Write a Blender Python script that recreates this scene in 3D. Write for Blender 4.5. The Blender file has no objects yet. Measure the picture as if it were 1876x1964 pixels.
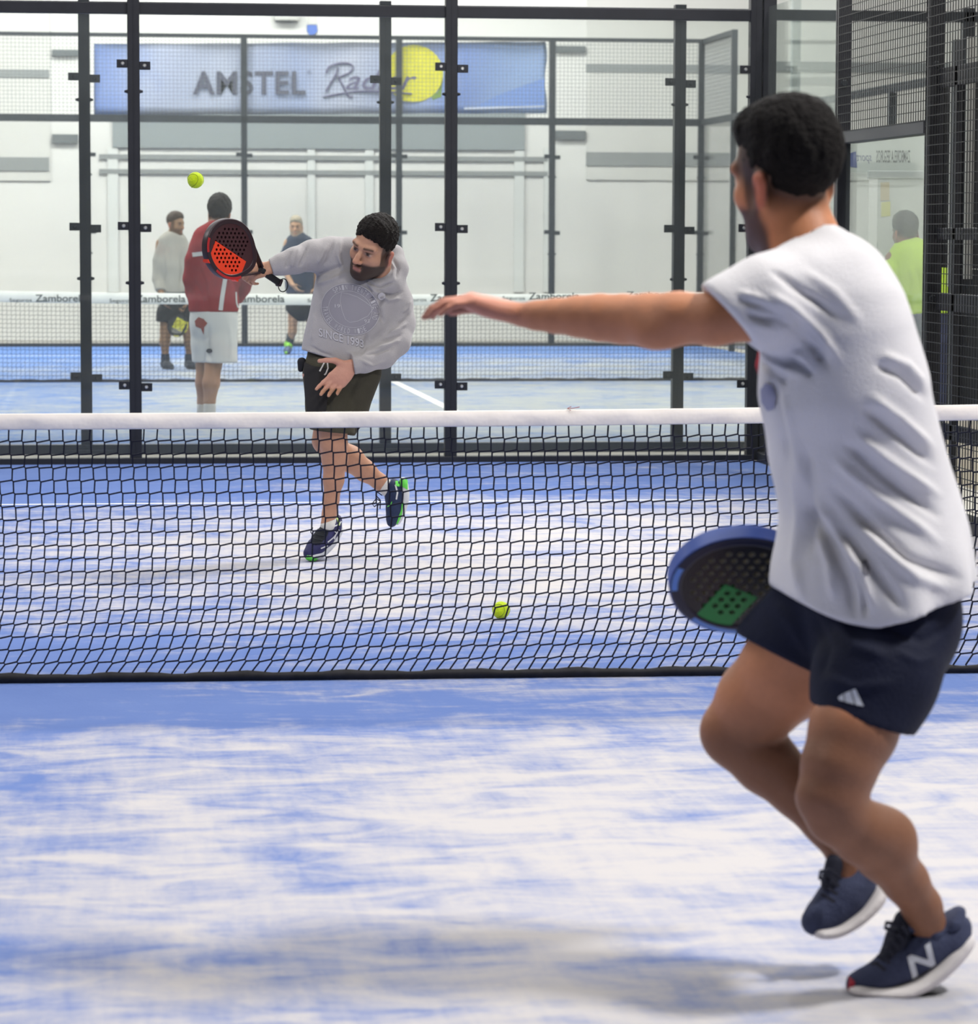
import bpy, bmesh, math, random
import numpy as np
from mathutils import Vector, Matrix
from mathutils.bvhtree import BVHTree
random.seed(7); rng=np.random.default_rng(5)
SC=bpy.context.scene; COL=SC.collection
# ------------------------------------------------------------------ camera model (frame 1876 x 1964)
F,PIT,YAW,ROL,CH,CY=6147.68,0.0862746,0.1233385,0.00317,1.44818,-10.33444
PX,PY=938.0,982.0
_fw=np.array([math.sin(YAW)*math.cos(PIT),math.cos(YAW)*math.cos(PIT),-math.sin(PIT)])
_r=np.array([math.cos(YAW),-math.sin(YAW),0.0]); _u=np.cross(_r,_fw)
R2=_r*math.cos(ROL)+_u*math.sin(ROL); U2=-_r*math.sin(ROL)+_u*math.cos(ROL)
CAM=np.array([0.0,CY,CH])
def ray(px,py): return _fw+R2*((px-PX)/F)-U2*((py-PY)/F)
def W(px,py,Y):
    """point of the photograph at the world depth Y"""
    d=ray(px,py); return CAM+d*((Y-CY)/d[1])
def G(px,py,Z=0.0):
    d=ray(px,py); return CAM+d*((Z-CH)/d[2])
def pix(p):
    d=np.asarray(p,float)-CAM; z=d@_fw
    return PX+F*(d@R2)/z, PY-F*(d@U2)/z
def mpp(Y): return (Y-CY)/F           # metres per pixel at depth Y
cam=bpy.data.cameras.new('camera'); co=bpy.data.objects.new('camera',cam); COL.objects.link(co)
M=Matrix.Identity(4)
for i in range(3):
    M[i][0]=R2[i]; M[i][1]=U2[i]; M[i][2]=-_fw[i]; M[i][3]=CAM[i]
co.matrix_world=M
cam.sensor_fit='HORIZONTAL'; cam.sensor_width=36.0; cam.lens=F*36.0/1876.0
cam.clip_start=0.1; cam.clip_end=200
cam.dof.use_dof=True; cam.dof.focus_distance=13.0; cam.dof.aperture_fstop=8.0; cam.dof.aperture_blades=0
SC.camera=co
SC.view_settings.view_transform='Standard'; SC.view_settings.look='None'
SC.view_settings.exposure=0.1; SC.view_settings.gamma=1.0
try: SC.view_settings.use_curve_mapping=False
except Exception: pass
cy=SC.cycles
cy.use_denoising=True; cy.use_adaptive_sampling=True; cy.adaptive_threshold=.02
cy.max_bounces=10; cy.diffuse_bounces=1; cy.glossy_bounces=3; cy.transmission_bounces=6; cy.transparent_max_bounces=24
cy.sample_clamp_indirect=6.0; cy.caustics_reflective=False; cy.caustics_refractive=False
wd=bpy.data.worlds.new('world'); SC.world=wd; wd.use_nodes=True
wd.node_tree.nodes['Background'].inputs[0].default_value=(0.6,0.65,0.7,1); wd.node_tree.nodes['Background'].inputs[1].default_value=0.05
# ------------------------------------------------------------------ materials
def lin(c):
    c=[x/255.0 for x in c]
    return tuple((x/12.92 if x<=0.04045 else ((x+0.055)/1.055)**2.4) for x in c)
_M={}
def mat(name,rgb,rough=0.6,metal=0.0,spec=0.4,noise=None,bump=None,sheen=0.0,attr=None):
    """principled material; rgb in sRGB 0-255. noise=(scale,amount) value mottling, bump=(scale,strength)"""
    if name in _M: return _M[name]
    m=bpy.data.materials.new(name); m.use_nodes=True; nt=m.node_tree; b=nt.nodes['Principled BSDF']
    b.inputs['Roughness'].default_value=rough; b.inputs['Metallic'].default_value=metal
    b.inputs['Specular IOR Level'].default_value=spec
    if sheen: b.inputs['Sheen Weight'].default_value=sheen
    c=lin(rgb); b.inputs['Base Color'].default_value=(*c,1)
    src=None
    if attr:
        a=nt.nodes.new('ShaderNodeVertexColor'); a.layer_name=attr; src=a.outputs['Color']
    if noise or bump: tc=nt.nodes.new('ShaderNodeTexCoord')
    if noise:
        n=nt.nodes.new('ShaderNodeTexNoise'); n.inputs['Scale'].default_value=noise[0]; n.inputs['Detail'].default_value=4
        nt.links.new(tc.outputs['Object'],n.inputs['Vector'])
        r=nt.nodes.new('ShaderNodeMapRange'); r.inputs[1].default_value=.25; r.inputs[2].default_value=.75
        r.inputs[3].default_value=1-noise[1]; r.inputs[4].default_value=1+noise[1]
        nt.links.new(n.outputs['Fac'],r.inputs[0])
        mx=nt.nodes.new('ShaderNodeVectorMath'); mx.operation='SCALE'
        if src is not None: nt.links.new(src,mx.inputs[0])
        else: mx.inputs[0].default_value=c
        nt.links.new(r.outputs[0],mx.inputs['Scale']); src=mx.outputs[0]
    if src is not None: nt.links.new(src,b.inputs['Base Color'])
    if bump:
        n=nt.nodes.new('ShaderNodeTexNoise'); n.inputs['Scale'].default_value=bump[0]; n.inputs['Detail'].default_value=3
        nt.links.new(tc.outputs['Object'],n.inputs['Vector'])
        bp=nt.nodes.new('ShaderNodeBump'); bp.inputs['Strength'].default_value=bump[1]; bp.inputs['Distance'].default_value=0.01
        nt.links.new(n.outputs['Fac'],bp.inputs['Height']); nt.links.new(bp.outputs['Normal'],b.inputs['Normal'])
    _M[name]=m; return m
def glass_mat(name,tint=(226,238,234),dust=0.10,dustcol=(232,240,238),fres=.6):
    m=bpy.data.materials.new(name); m.use_nodes=True; nt=m.node_tree
    for n in list(nt.nodes):
        if n.type!='OUTPUT_MATERIAL': nt.nodes.remove(n)
    out=[n for n in nt.nodes if n.type=='OUTPUT_MATERIAL'][0]
    N=nt.nodes.new; L=nt.links.new
    tr=N('ShaderNodeBsdfTransparent'); tr.inputs[0].default_value=(*lin(tint),1)
    gl=N('ShaderNodeBsdfGlossy'); gl.inputs['Roughness'].default_value=0.02
    di=N('ShaderNodeBsdfDiffuse'); di.inputs[0].default_value=(*lin(dustcol),1)
    tl=N('ShaderNodeBsdfTranslucent'); tl.inputs[0].default_value=(*lin(dustcol),1)
    a=N('ShaderNodeMixShader'); a.inputs[0].default_value=.5; L(di.outputs[0],a.inputs[1]); L(tl.outputs[0],a.inputs[2])
    fr=N('ShaderNodeFresnel'); fr.inputs[0].default_value=1.45
    mu=N('ShaderNodeMath'); mu.operation='MULTIPLY'; mu.inputs[1].default_value=fres; L(fr.outputs[0],mu.inputs[0])
    b=N('ShaderNodeMixShader'); L(mu.outputs[0],b.inputs[0]); L(tr.outputs[0],b.inputs[1]); L(gl.outputs[0],b.inputs[2])
    tc=N('ShaderNodeTexCoord'); no=N('ShaderNodeTexNoise'); no.inputs['Scale'].default_value=1.3; no.inputs['Detail'].default_value=6
    L(tc.outputs['Object'],no.inputs['Vector'])
    rr=N('ShaderNodeMapRange'); rr.inputs[1].default_value=.3; rr.inputs[2].default_value=.7; rr.inputs[3].default_value=dust*.7; rr.inputs[4].default_value=dust*1.3
    L(no.outputs['Fac'],rr.inputs[0])
    c=N('ShaderNodeMixShader'); L(rr.outputs[0],c.inputs[0]); L(b.outputs[0],c.inputs[1]); L(a.outputs[0],c.inputs[2])
    L(c.outputs[0],out.inputs['Surface']); return m
# ------------------------------------------------------------------ mesh helpers
def obj(name,bm,m,parent=None,smooth=False):
    me=bpy.data.meshes.new(name)
    if isinstance(bm,bmesh.types.BMesh): bm.to_mesh(me); bm.free()
    else: me=bm
    if m is not None:
        for q in (m if isinstance(m,(list,tuple)) else [m]): me.materials.append(q)
    if smooth: me.polygons.foreach_set('use_smooth',[True]*len(me.polygons))
    o=bpy.data.objects.new(name,me); COL.objects.link(o)
    if parent is not None:
        o.parent=parent; o.matrix_parent_inverse=parent.matrix_basis.inverted()
    return o
def tag(o,label=None,cat=None,group=None,kind=None):
    if label: o['label']=label
    if cat: o['category']=cat
    if group: o['group']=group
    if kind: o['kind']=kind
    return o
def thing(name,label,cat,loc=(0,0,0),group=None,rz=0.0):
    o=bpy.data.objects.new(name,None); COL.objects.link(o); o.location=loc; o.rotation_euler=(0,0,rz); o.empty_display_size=.1
    return tag(o,label,cat,group)
def dup(o,loc,label=None):
    """copy of a thing with its parts and sub-parts"""
    r=o.copy(); COL.objects.link(r); r.location=loc
    if label: r['label']=label
    for ch in list(o.children):
        c=ch.copy(); COL.objects.link(c); c.parent=r
        for g in ch.children:
            d=g.copy(); COL.objects.link(d); d.parent=c
    return r
def box(bm,c,s,rot=None,bev=0.0):
    r=bmesh.ops.create_cube(bm,size=1.0); vs=r['verts']
    bmesh.ops.scale(bm,vec=s,verts=vs)
    if bev>0:
        es=list({e for v in vs for e in v.link_edges})
        q=bmesh.ops.bevel(bm,geom=es,offset=bev,segments=2,affect='EDGES',profile=.5)
        vs=list({v for f in q['faces'] for v in f.verts}|{v for v in vs if v.is_valid})
    if rot is not None: bmesh.ops.rotate(bm,cent=(0,0,0),matrix=rot,verts=vs)
    bmesh.ops.translate(bm,vec=c,verts=vs); return vs
def bx(x0,x1,y0,y1,z0,z1,bev=0.0,bm=None):
    if bm is None: bm=bmesh.new()
    box(bm,((x0+x1)/2,(y0+y1)/2,(z0+z1)/2),(abs(x1-x0),abs(y1-y0),abs(z1-z0)),bev=bev); return bm
def cyl(bm,a,b,r,r2=None,seg=12):
    a=Vector(a); b=Vector(b); d=b-a
    q=bmesh.ops.create_cone(bm,cap_ends=True,segments=seg,radius1=r,radius2=r if r2 is None else r2,depth=d.length)
    m=Matrix.Translation((a+b)/2)@d.to_track_quat('Z','Y').to_matrix().to_4x4()
    bmesh.ops.transform(bm,matrix=m,verts=q['verts']); return q['verts']
def tubes(polys,r,seg=4,closed=False):
    """many polyline tubes -> one bmesh-free mesh"""
    V=[];Fc=[]
    for P in polys:
        P=np.asarray(P,float); n=len(P)
        if n<2: continue
        T=np.gradient(P,axis=0); T/=np.maximum(np.linalg.norm(T,axis=1,keepdims=True),1e-9)
        ref=np.array([0,1.0,0]) if abs(T[0][1])<.8 else np.array([1.0,0,0])
        A=np.cross(T,ref); A/=np.maximum(np.linalg.norm(A,axis=1,keepdims=True),1e-9); B=np.cross(T,A)
        rr=np.asarray(r(np.linspace(0,1,n)) if callable(r) else np.full(n,r))
        base=len(V)
        for k in range(seg):
            pass
        ang=np.arange(seg)*2*math.pi/seg+math.pi/seg
        ring=P[:,None,:]+rr[:,None,None]*(np.cos(ang)[None,:,None]*A[:,None,:]+np.sin(ang)[None,:,None]*B[:,None,:])
        V.extend(ring.reshape(-1,3).tolist())
        for i in range(n-1):
            for k in range(seg):
                k2=(k+1)%seg; a=base+i*seg
                Fc.append((a+k,a+k2,a+seg+k2,a+seg+k))
        Fc.append(tuple(base+k for k in range(seg))[::-1]); Fc.append(tuple(base+(n-1)*seg+k for k in range(seg)))
    me=bpy.data.meshes.new('tubes'); me.from_pydata(V,[],Fc); me.update(); return me
def poly(bm,pts,extr=None):
    vs=[bm.verts.new(p) for p in pts]; f=bm.faces.new(vs)
    if extr is not None:
        q=bmesh.ops.extrude_face_region(bm,geom=[f]); ve=[v for v in q['geom'] if isinstance(v,bmesh.types.BMVert)]
        bmesh.ops.translate(bm,vec=extr,verts=ve)
    return vs
def text_mesh(s,size=1.0,shear=0.0,offset=0.0,spacing=1.0,align='LEFT'):
    """flat 2-D mesh of a piece of writing: (verts Nx2, faces)"""
    cu=bpy.data.curves.new('t','FONT'); cu.body=s; cu.size=size; cu.shear=shear; cu.offset=offset; cu.space_character=spacing
    cu.align_x=align; cu.resolution_u=6; cu.fill_mode='FRONT'
    o=bpy.data.objects.new('t',cu); COL.objects.link(o)
    dg=bpy.context.evaluated_depsgraph_get(); me=bpy.data.meshes.new_from_object(o.evaluated_get(dg))
    v=np.array([tuple(p.co)[:2] for p in me.vertices]); f=[tuple(p.vertices) for p in me.polygons]
    bpy.data.objects.remove(o); bpy.data.curves.remove(cu); bpy.data.meshes.remove(me)
    return v,f
def fit2d(v,x0,x1,y0,y1):
    a=v.min(0); b=v.max(0); return np.array([x0,y0])+(v-a)/(b-a)*np.array([x1-x0,y1-y0])
def mesh_from(V,Fc,name='m'):
    me=bpy.data.meshes.new(name); me.from_pydata([tuple(map(float,p)) for p in V],[],[tuple(int(i) for i in f) for f in Fc]); me.update(); return me
# ================================================================== hall, courts, nets
black=mat('black_steel',(44,45,50),.45,.3,.4,noise=(9,.12))
dgrey=mat('dark_steel',(52,56,60),.5,.3,.4,noise=(9,.12))
steel=mat('zinc_bolt',(225,226,224),.3,.8)
white_line=mat('line_paint',(240,240,238),.8,0,.2,noise=(6,.04))
conc=mat('concrete_floor',(206,203,194),.8,0,.25,noise=(3,.06))
def wallmat(name,rgb):
    return mat(name,rgb,.85,0,.2,noise=(.8,.025))
wallw=wallmat('white_wall',(234,235,231)); wallg=wallmat('grey_panel',(222,223,218)); wallb=wallmat('band_grey',(150,155,155))
glass=glass_mat('court_glass',tint=(252,253,252),dust=.022)
glass_side=glass_mat('side_glass',tint=(250,253,251),dust=.03,fres=.3)
glass_far=glass_mat('far_glass',tint=(252,252,252),dust=.03,dustcol=(236,237,236))
def turf_mat(name,seed,keys,blue=(92,118,182),blue2=(114,138,196),sand=(203,199,200)):
    m=bpy.data.materials.new(name); m.use_nodes=True; nt=m.node_tree; N=nt.nodes.new; L=nt.links.new
    b=nt.nodes['Principled BSDF']; b.inputs['Roughness'].default_value=.9; b.inputs['Specular IOR Level'].default_value=.15
    tc=N('ShaderNodeTexCoord'); mp=N('ShaderNodeMapping'); mp.inputs['Location'].default_value=(seed,seed*1.7,0)
    L(tc.outputs['Object'],mp.inputs[0])
    def noise(sc,det,rgh,vec,dist=0.0):
        n=N('ShaderNodeTexNoise'); n.inputs['Scale'].default_value=sc; n.inputs['Detail'].default_value=det
        n.inputs['Roughness'].default_value=rgh; n.inputs['Distortion'].default_value=dist; L(vec,n.inputs['Vector']); return n.outputs['Fac']
    def math_(op,a,bv):
        n=N('ShaderNodeMath'); n.operation=op
        for i,v in enumerate((a,bv)):
            if isinstance(v,(int,float)): n.inputs[i].default_value=v
            else: L(v,n.inputs[i])
        return n.outputs[0]
    mp2=N('ShaderNodeMapping'); mp2.inputs['Scale'].default_value=(.75,1.25,1); L(mp.outputs[0],mp2.inputs[0])
    big=noise(1.1,3,.5,mp.outputs[0],.4); med=noise(3.9,5,.60,mp2.outputs[0],.8)
    mp3=N('ShaderNodeMapping'); mp3.inputs['Scale'].default_value=(1.0,7.0,1); mp3.inputs['Rotation'].default_value=(0,0,.12); L(mp.outputs[0],mp3.inputs[0])
    stk=noise(3.0,4,.6,mp3.outputs[0],.5)
    mp4=N('ShaderNodeMapping'); mp4.inputs['Scale'].default_value=(9.0,.9,1); mp4.inputs['Rotation'].default_value=(0,0,-.06); L(mp.outputs[0],mp4.inputs[0])
    brush=noise(2.6,3,.6,mp4.outputs[0],.3)
    fine=noise(60,3,.7,mp.outputs[0])
    s=math_('MULTIPLY',med,.68); s=math_('ADD',s,math_('MULTIPLY',big,.36)); s=math_('ADD',s,math_('MULTIPLY',stk,.18))
    s=math_('ADD',s,math_('MULTIPLY',brush,.16)); s=math_('ADD',s,math_('MULTIPLY',fine,.10))       # mean ~ .70
    sep=N('ShaderNodeSeparateXYZ'); L(tc.outputs['Object'],sep.inputs[0])
    yy=N('ShaderNodeMapRange'); yy.inputs[1].default_value=-10; yy.inputs[2].default_value=10; L(sep.outputs['Y'],yy.inputs[0])
    cr=N('ShaderNodeValToRGB'); cr.color_ramp.interpolation='EASE'
    while len(cr.color_ramp.elements)>1: cr.color_ramp.elements.remove(cr.color_ramp.elements[-1])
    for i,(y,v) in enumerate(keys):
        e=cr.color_ramp.elements[0] if i==0 else cr.color_ramp.elements.new((y+10)/20)
        e.position=(y+10)/20; e.color=(v,v,v,1)
    L(yy.outputs[0],cr.inputs[0])
    s=math_('ADD',s,math_('SUBTRACT',cr.outputs[0],.5))
    xg=N('ShaderNodeMapRange'); xg.inputs[1].default_value=-.7; xg.inputs[2].default_value=1.1; xg.inputs[3].default_value=-.13; xg.inputs[4].default_value=.02; L(sep.outputs['X'],xg.inputs[0])
    s=math_('ADD',s,xg.outputs[0])
    rr=N('ShaderNodeMapRange'); rr.interpolation_type='SMOOTHSTEP'; rr.inputs[1].default_value=.52; rr.inputs[2].default_value=.92; L(s,rr.inputs[0])
    mb=N('ShaderNodeMixRGB'); mb.inputs[1].default_value=(*lin(blue),1); mb.inputs[2].default_value=(*lin(blue2),1)
    L(noise(2.0,5,.6,mp.outputs[0]),mb.inputs[0])
    mx=N('ShaderNodeMixRGB'); mx.inputs[2].default_value=(*lin(sand),1); L(mb.outputs[0],mx.inputs[1]); L(rr.outputs[0],mx.inputs[0])
    L(mx.outputs[0],b.inputs['Base Color'])
    bp=N('ShaderNodeBump'); bp.inputs['Strength'].default_value=.25; bp.inputs['Distance'].default_value=.006; L(fine,bp.inputs['Height']); L(bp.outputs[0],b.inputs['Normal'])
    return m
# ---- shell
FX0,FX1,FY0,FY1,FZ=-16.0,15.0,-17.0,34.6,9.0
tag(obj('floor',bx(FX0,FX1,FY0,FY1,-.12,-.02),conc),kind='structure')
tag(obj('wall_back',bx(FX0,FX1,FY1,FY1+.25,-.02,FZ),wallw),kind='structure')
tag(obj('wall_front',bx(FX0,FX1,FY0-.25,FY0,-.02,FZ),mat('front_wall_grey',(120,122,124),.9)),kind='structure')
tag(obj('wall_left',bx(FX0-.25,FX0,FY0,FY1,-.02,FZ),wallw),kind='structure')
tag(obj('wall_right',bx(FX1,FX1+.25,FY0,FY1,-.02,FZ),wallw),kind='structure')
tag(obj('ceiling',bx(FX0,FX1,FY0,FY1,FZ,FZ+.2),wallw),kind='structure')
# panelled back wall: pilasters, recessed grey panels and bands (trim)
tn=[0]
def trim(px0,px1,py0,py1,m,depth=.06,Y=FY1):
    tn[0]+=1
    a=W(px0,py1,Y); b=W(px1,py0,Y)
    tag(obj('trim_%d'%tn[0],bx(a[0],b[0],Y-depth,Y,a[2],b[2]),m),kind='structure')
for (x0,x1,side) in ((-260,98,0),(1124,1480,1),(1480,2300,1)):
    trim(x0,x1-4,-60,345,wallg,.03)
    for (y0,y1) in ((134,146) ,(302,326)):
        o=-8 if side else 0
        trim(x0,x1-4,y0+o,y1+o,wallb,.05)
for (x0,x1) in ((100,150),(1064,1122)):
    for (y0,y1) in ((96,107),(258,274)):
        o=-7 if x0>900 else 0
        trim(x0,x1,y0+o,y1+o,mat('bracket_grey',(105,112,114),.7),.08)
trim(216,1006,150,283,mat('mid_grey_panel',(150,159,161),.8),.05)  # plain darker grey panel behind and under the banner
for y in (303,331): trim(190,1050,y-2,y+2,wallb,.04)
for (x0,x1) in ((208,226),(985,1005),(1042,1062),(700,716),(590,604)): trim(x0,x1,284,560,mat('pipe_white',(228,232,229),.7),.035)
# ---- court turf
KO=[(-10,.42),(-7,.40),(-5.3,.47),(-4.2,.56),(-2.6,.58),(-1.2,.50),(-.75,.33),(.9,.34),(1.6,.46),(2.6,.55),(5.0,.56),(6.3,.46),(6.9,.42),(7.6,.30),(10,.28)]
KN=[(-10,.46),(-7,.58),(-3,.55),(0,.50),(2,.52),(5,.48),(8,.2),(10,.2)]
turf=mat  # placeholder
TX0,TX1=-5.75,4.27
t1=obj('court_turf',bx(TX0-.02,TX1-.03,-10.0,9.955,-.02,0.0),turf_mat('blue_turf',3.1,KO)); tag(t1,'blue artificial turf of the near court dusted with pale sand','turf')
NX0,NX1,NG,NC=-2.04,7.96,1.203,2.96
NY0=10+NG; NY1=30+NG; NYN=20+NG
def raised(x0,x1,y0,y1): return bx(x0,x1,y0,y1,0.0,.0015)
obj('service_line',raised(TX0,TX1-.04,6.93,6.98),white_line,t1)
obj('service_line',raised(TX0,TX1-.04,-6.98,-6.93),white_line,t1)
obj('centre_line',raised(-.755,-.705,-6.93,6.93),white_line,t1)
me=bx(NX0-.03,NX1+.03,-9.94,9.96,-.02,0.0)
t2=obj('court_turf',me,turf_mat('blue_turf_far',9.4,KN,(86,119,180),(106,137,192),(170,174,174))); t2.location=(0,NYN,0)
tag(t2,'blue sanded turf of the second court behind the glass wall','turf')
for (a,b,c,d,n) in ((NX0,NX1,-6.98,-6.93,'service_line'),(NX0,NX1,6.93,6.98,'service_line'),(NC-.04,NC+.04,-6.93,6.93,'centre_line')):
    q=obj(n,raised(a,b,c,d),white_line); q.parent=t2
# ---- glass walls ---------------------------------------------------------------
PW=.038
def make_post(name,label,Z,clampz,sidez,m,faceY=-1,group=None,plate=True,baseplate=False,sides=(-1,1)):
    """square steel post with glass clamps; local origin at its foot, clamps on the -Y face"""
    t=thing(name,label,'post',(0,0,0),group)
    bm=bx(-PW,PW,-.03,.05,0,Z,.003)
    bx(-.0025,.0025,-.0325,-.0295,0.02,Z,bm=bm)
    obj('post_tube',bm,m,t)
    for z in clampz:
        for s in sides:
            dz=-.006*s
            pl=obj('clamp_plate',bx(s*PW,s*.105,-.032,-.018,z-.026+dz,z+.026+dz,.002),m,t)
            bm=bmesh.new(); cyl(bm,(s*.068,-.0315,z+dz),(s*.068,-.040,z+dz),.012,.0075,12)
            obj('bolt',bm,steel if plate else dgrey,pl)
    for z in sidez:
        for s in sides:
            bm=bmesh.new(); cyl(bm,(s*PW,-.005,z),(s*(PW+.02),-.005,z),.013,.007,10); obj('side_screw',bm,m,t)
    if baseplate:
        bm=bx(-.17,.17,-.06,.07,-.02,.012,.004)
        for s in (-1,1): cyl(bm,(s*.13,-.03,.01),(s*.13,-.03,.03),.012,seg=6)
        obj('base_plate',bm,m,t)
    return t
XA=.271
order=['far left','second from the left','third from the left','corner']
p0=make_post('wall_post','black post of the near glass wall, left of the man in the red jacket',3.0,(2.50,1.49,.49),(2.335,1.14),black,group='black posts of the near glass wall')
p0.location=(XA,10,0)
lab={1:'black post of the near glass wall, right of the man in the grey hoodie',2:'black corner post of the near glass wall behind the head of the man in white',-1:None}
dup(p0,(XA+2,10,0),lab[1])
pc=make_post('wall_post',lab[2],3.0,(2.50,1.49,.49),(2.335,1.14),black,group='black posts of the near glass wall',sides=(-1,)); pc.location=(XA+4-.04,10,0)
q0=make_post('wall_post','dark post of the second glass wall at the left edge beside the banner end',3.0,(2.475,1.487,.495),(2.33,1.15),dgrey,group='dark posts of the second glass wall',plate=False,baseplate=True)
q0.location=(-.038,NY0,0)
for k,l in ((1,'dark post of the second glass wall directly behind the man in the grey hoodie'),(2,'dark post of the second glass wall above the outstretched forearm')): dup(q0,(-.038+2*k,NY0,0),l)
dup(q0,(-.038+6,NY0,0),'dark post of the second glass wall at the right edge behind the side mesh')
r0=make_post('wall_post','slim post of the distant wall just right of the red jacket',4.0,(2.46,1.48),(2.2,1.2),dgrey,group='slim posts of the distant court wall',plate=False)
r0.location=(1.962,NY1,0)
dup(r0,(3.962,NY1,0),'slim post of the distant wall behind the hooded man\'s neck')
dup(r0,(5.962,NY1,0),'slim post of the distant wall right of the blue banner')
dup(r0,(7.93,NY1,0),'slim corner post of the distant wall right of the blue banner')
dup(r0,(-.038,NY1,0),'slim post of the distant wall beside the leftmost dark posts')
# panes
def pane(x0,x1,y,z0,z1,m,label,group=None):
    return tag(obj('glass_panel',bx(x0,x1,y-.006,y+.006,z0,z1),m),label,'glass panel',group)
for i,(x0,x1,l) in enumerate(((XA-2,XA,'clear glass panel of the near wall at the left edge'),
        (XA,XA+2,'clear glass panel of the near wall behind the hooded player'),
        (XA+2,XA+4,'clear glass panel of the near wall above the outstretched arm'))):
    pane(x0+.01,x1-.01,10.006,.04,2.81,glass,l,'panes of the near glass wall')
for i,(x0,x1,l) in enumerate(((-2.04,-.04,'dusty glass panel of the second wall at the left edge'),
        (-.04,1.96,'dusty glass panel of the second wall behind the orange racket'),
        (1.96,3.96,'dusty glass panel of the second wall in the middle of the view'),
        (3.96,5.96,'dusty glass panel of the second wall behind the head of the man in white'),
        (5.96,7.96,'dusty glass panel of the second wall at the right edge behind the side mesh'))):
    pane(x0+.01,x1-.01,NY0+.006,.05,2.9,glass,l,'panes of the second glass wall')
for i,(x0,x1) in enumerate(((-2.04,-.04),(-.04,1.96),(1.96,3.96),(3.96,5.96),(5.96,7.96))):
    pane(x0+.01,x1-.01,NY1+.006,.05,2.865,glass_far,['distant glass panel at the left edge','distant glass panel left of the red jacket','distant glass panel right of the red jacket','distant glass panel below the yellow lemon','distant glass panel behind the outstretched arm'][i],'panes of the distant court wall')
def rail(name,x0,x1,y0,y1,z0,z1,label,m,cat='rail'): return tag(obj(name,bx(x0,x1,y0,y1,z0,z1,.003),m),label,cat)
rail('top_rail',XA-4,TX1+.03,9.985,10.055,2.815,2.885,'black rail along the top of the near glass wall',black)
rail('base_rail',XA-4,TX1-.03,9.96,10.05,-.02,.037,'black floor rail under the near glass wall',black)
rail('top_rail',NX0,NX1,NY0-.03,NY0+.05,2.905,2.975,'dark rail along the top of the second glass wall',dgrey)
rail('base_rail',NX0,NX1,NY0-.045,NY0+.05,-.02,.045,'dark floor rail under the second glass wall',dgrey)
rail('middle_rail',NX0,NX1,NY1-.03,NY1+.04,2.87,2.965,'dark rail under the banner on the distant wall',dgrey)
rail('top_rail',NX0,NX1,NY1-.03,NY1+.04,3.95,4.0,'dark rail above the banner on the distant wall',dgrey)
rail('base_rail',NX0,NX1,NY1-.03,NY1+.04,-.02,.045,'dark floor rail under the distant glass wall',dgrey)
# ---- welded wire panels
def wire_panel(name,label,p0,ux,uz,w,h,step,r,m):
    p0=np.array(p0,float); ux=np.array(ux,float); uz=np.array(uz,float); P=[]
    for i in range(int(w/step)+1): P.append([p0+ux*i*step,p0+ux*i*step+uz*h])
    for j in range(int(h/step)+1): P.append([p0+uz*j*step,p0+uz*j*step+ux*w])
    return tag(obj(name,tubes(P,r,4),m),label,'wire mesh')
wire_grey=mat('wire_grey',(120,124,126),.5,.4)
wire_blk=mat('wire_black',(20,20,22),.5,.2)
for i,x in enumerate((-2.04,-.04,1.96,3.96,5.96)):
    wire_panel('wire_mesh_panel',['wire mesh above the distant glass at the left edge','wire mesh in front of the left end of the banner','wire mesh in front of the middle of the banner','wire mesh in front of the right end of the banner','wire mesh right of the banner on the distant wall'][i],(x,NY1-.02,2.96),(1,0,0),(0,0,1),2.0,1.0,.05,.0032,wire_grey)
# distant court side wall (right)
sx=7.96
side=rail('side_rail',sx-.03,sx+.03,13.0,NY1,2.88,2.96,'dark rail on top of the distant court\'s right side glass',dgrey)
rail('side_top_rail',sx-.03,sx+.03,NY1-2,NY1,3.93,4.0,'short dark rail above the distant court\'s side mesh',dgrey)
wire_panel('wire_mesh_panel','wire mesh on the distant court\'s side return',(sx,NY1-2,2.96),(0,1,0),(0,0,1),2.0,1.0,.05,.0032,wire_grey)
for i,y in enumerate((NY1-2,NY1-4,NY1-6,NY1-8,NY1-10,NY1-12)):
    q=tag(obj('side_post',bx(sx-.035,sx+.035,y-.035,y+.035,0,4.0 if i==0 else 2.875,.003),dgrey),['grey side post of the distant court nearest its far corner','grey side post of the distant court, second from the far corner','grey side post of the distant court, third from the far corner','grey side post of the distant court, fourth from the far corner','grey side post of the distant court, fifth from the far corner','grey side post of the distant court, sixth from the far corner'][i],'post','side posts of the distant court')
for i in range(4):
    tag(obj('glass_panel',bx(sx-.006,sx+.006,NY1-2*i-1.96,NY1-2*i-.04,.05,2.875),glass_far),['side glass of the distant court beside its far corner','side glass of the distant court, second from the far corner','side glass of the distant court, third from the far corner','side glass of the distant court, fourth from the far corner'][i],'glass panel','side panes of the distant court')
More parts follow.
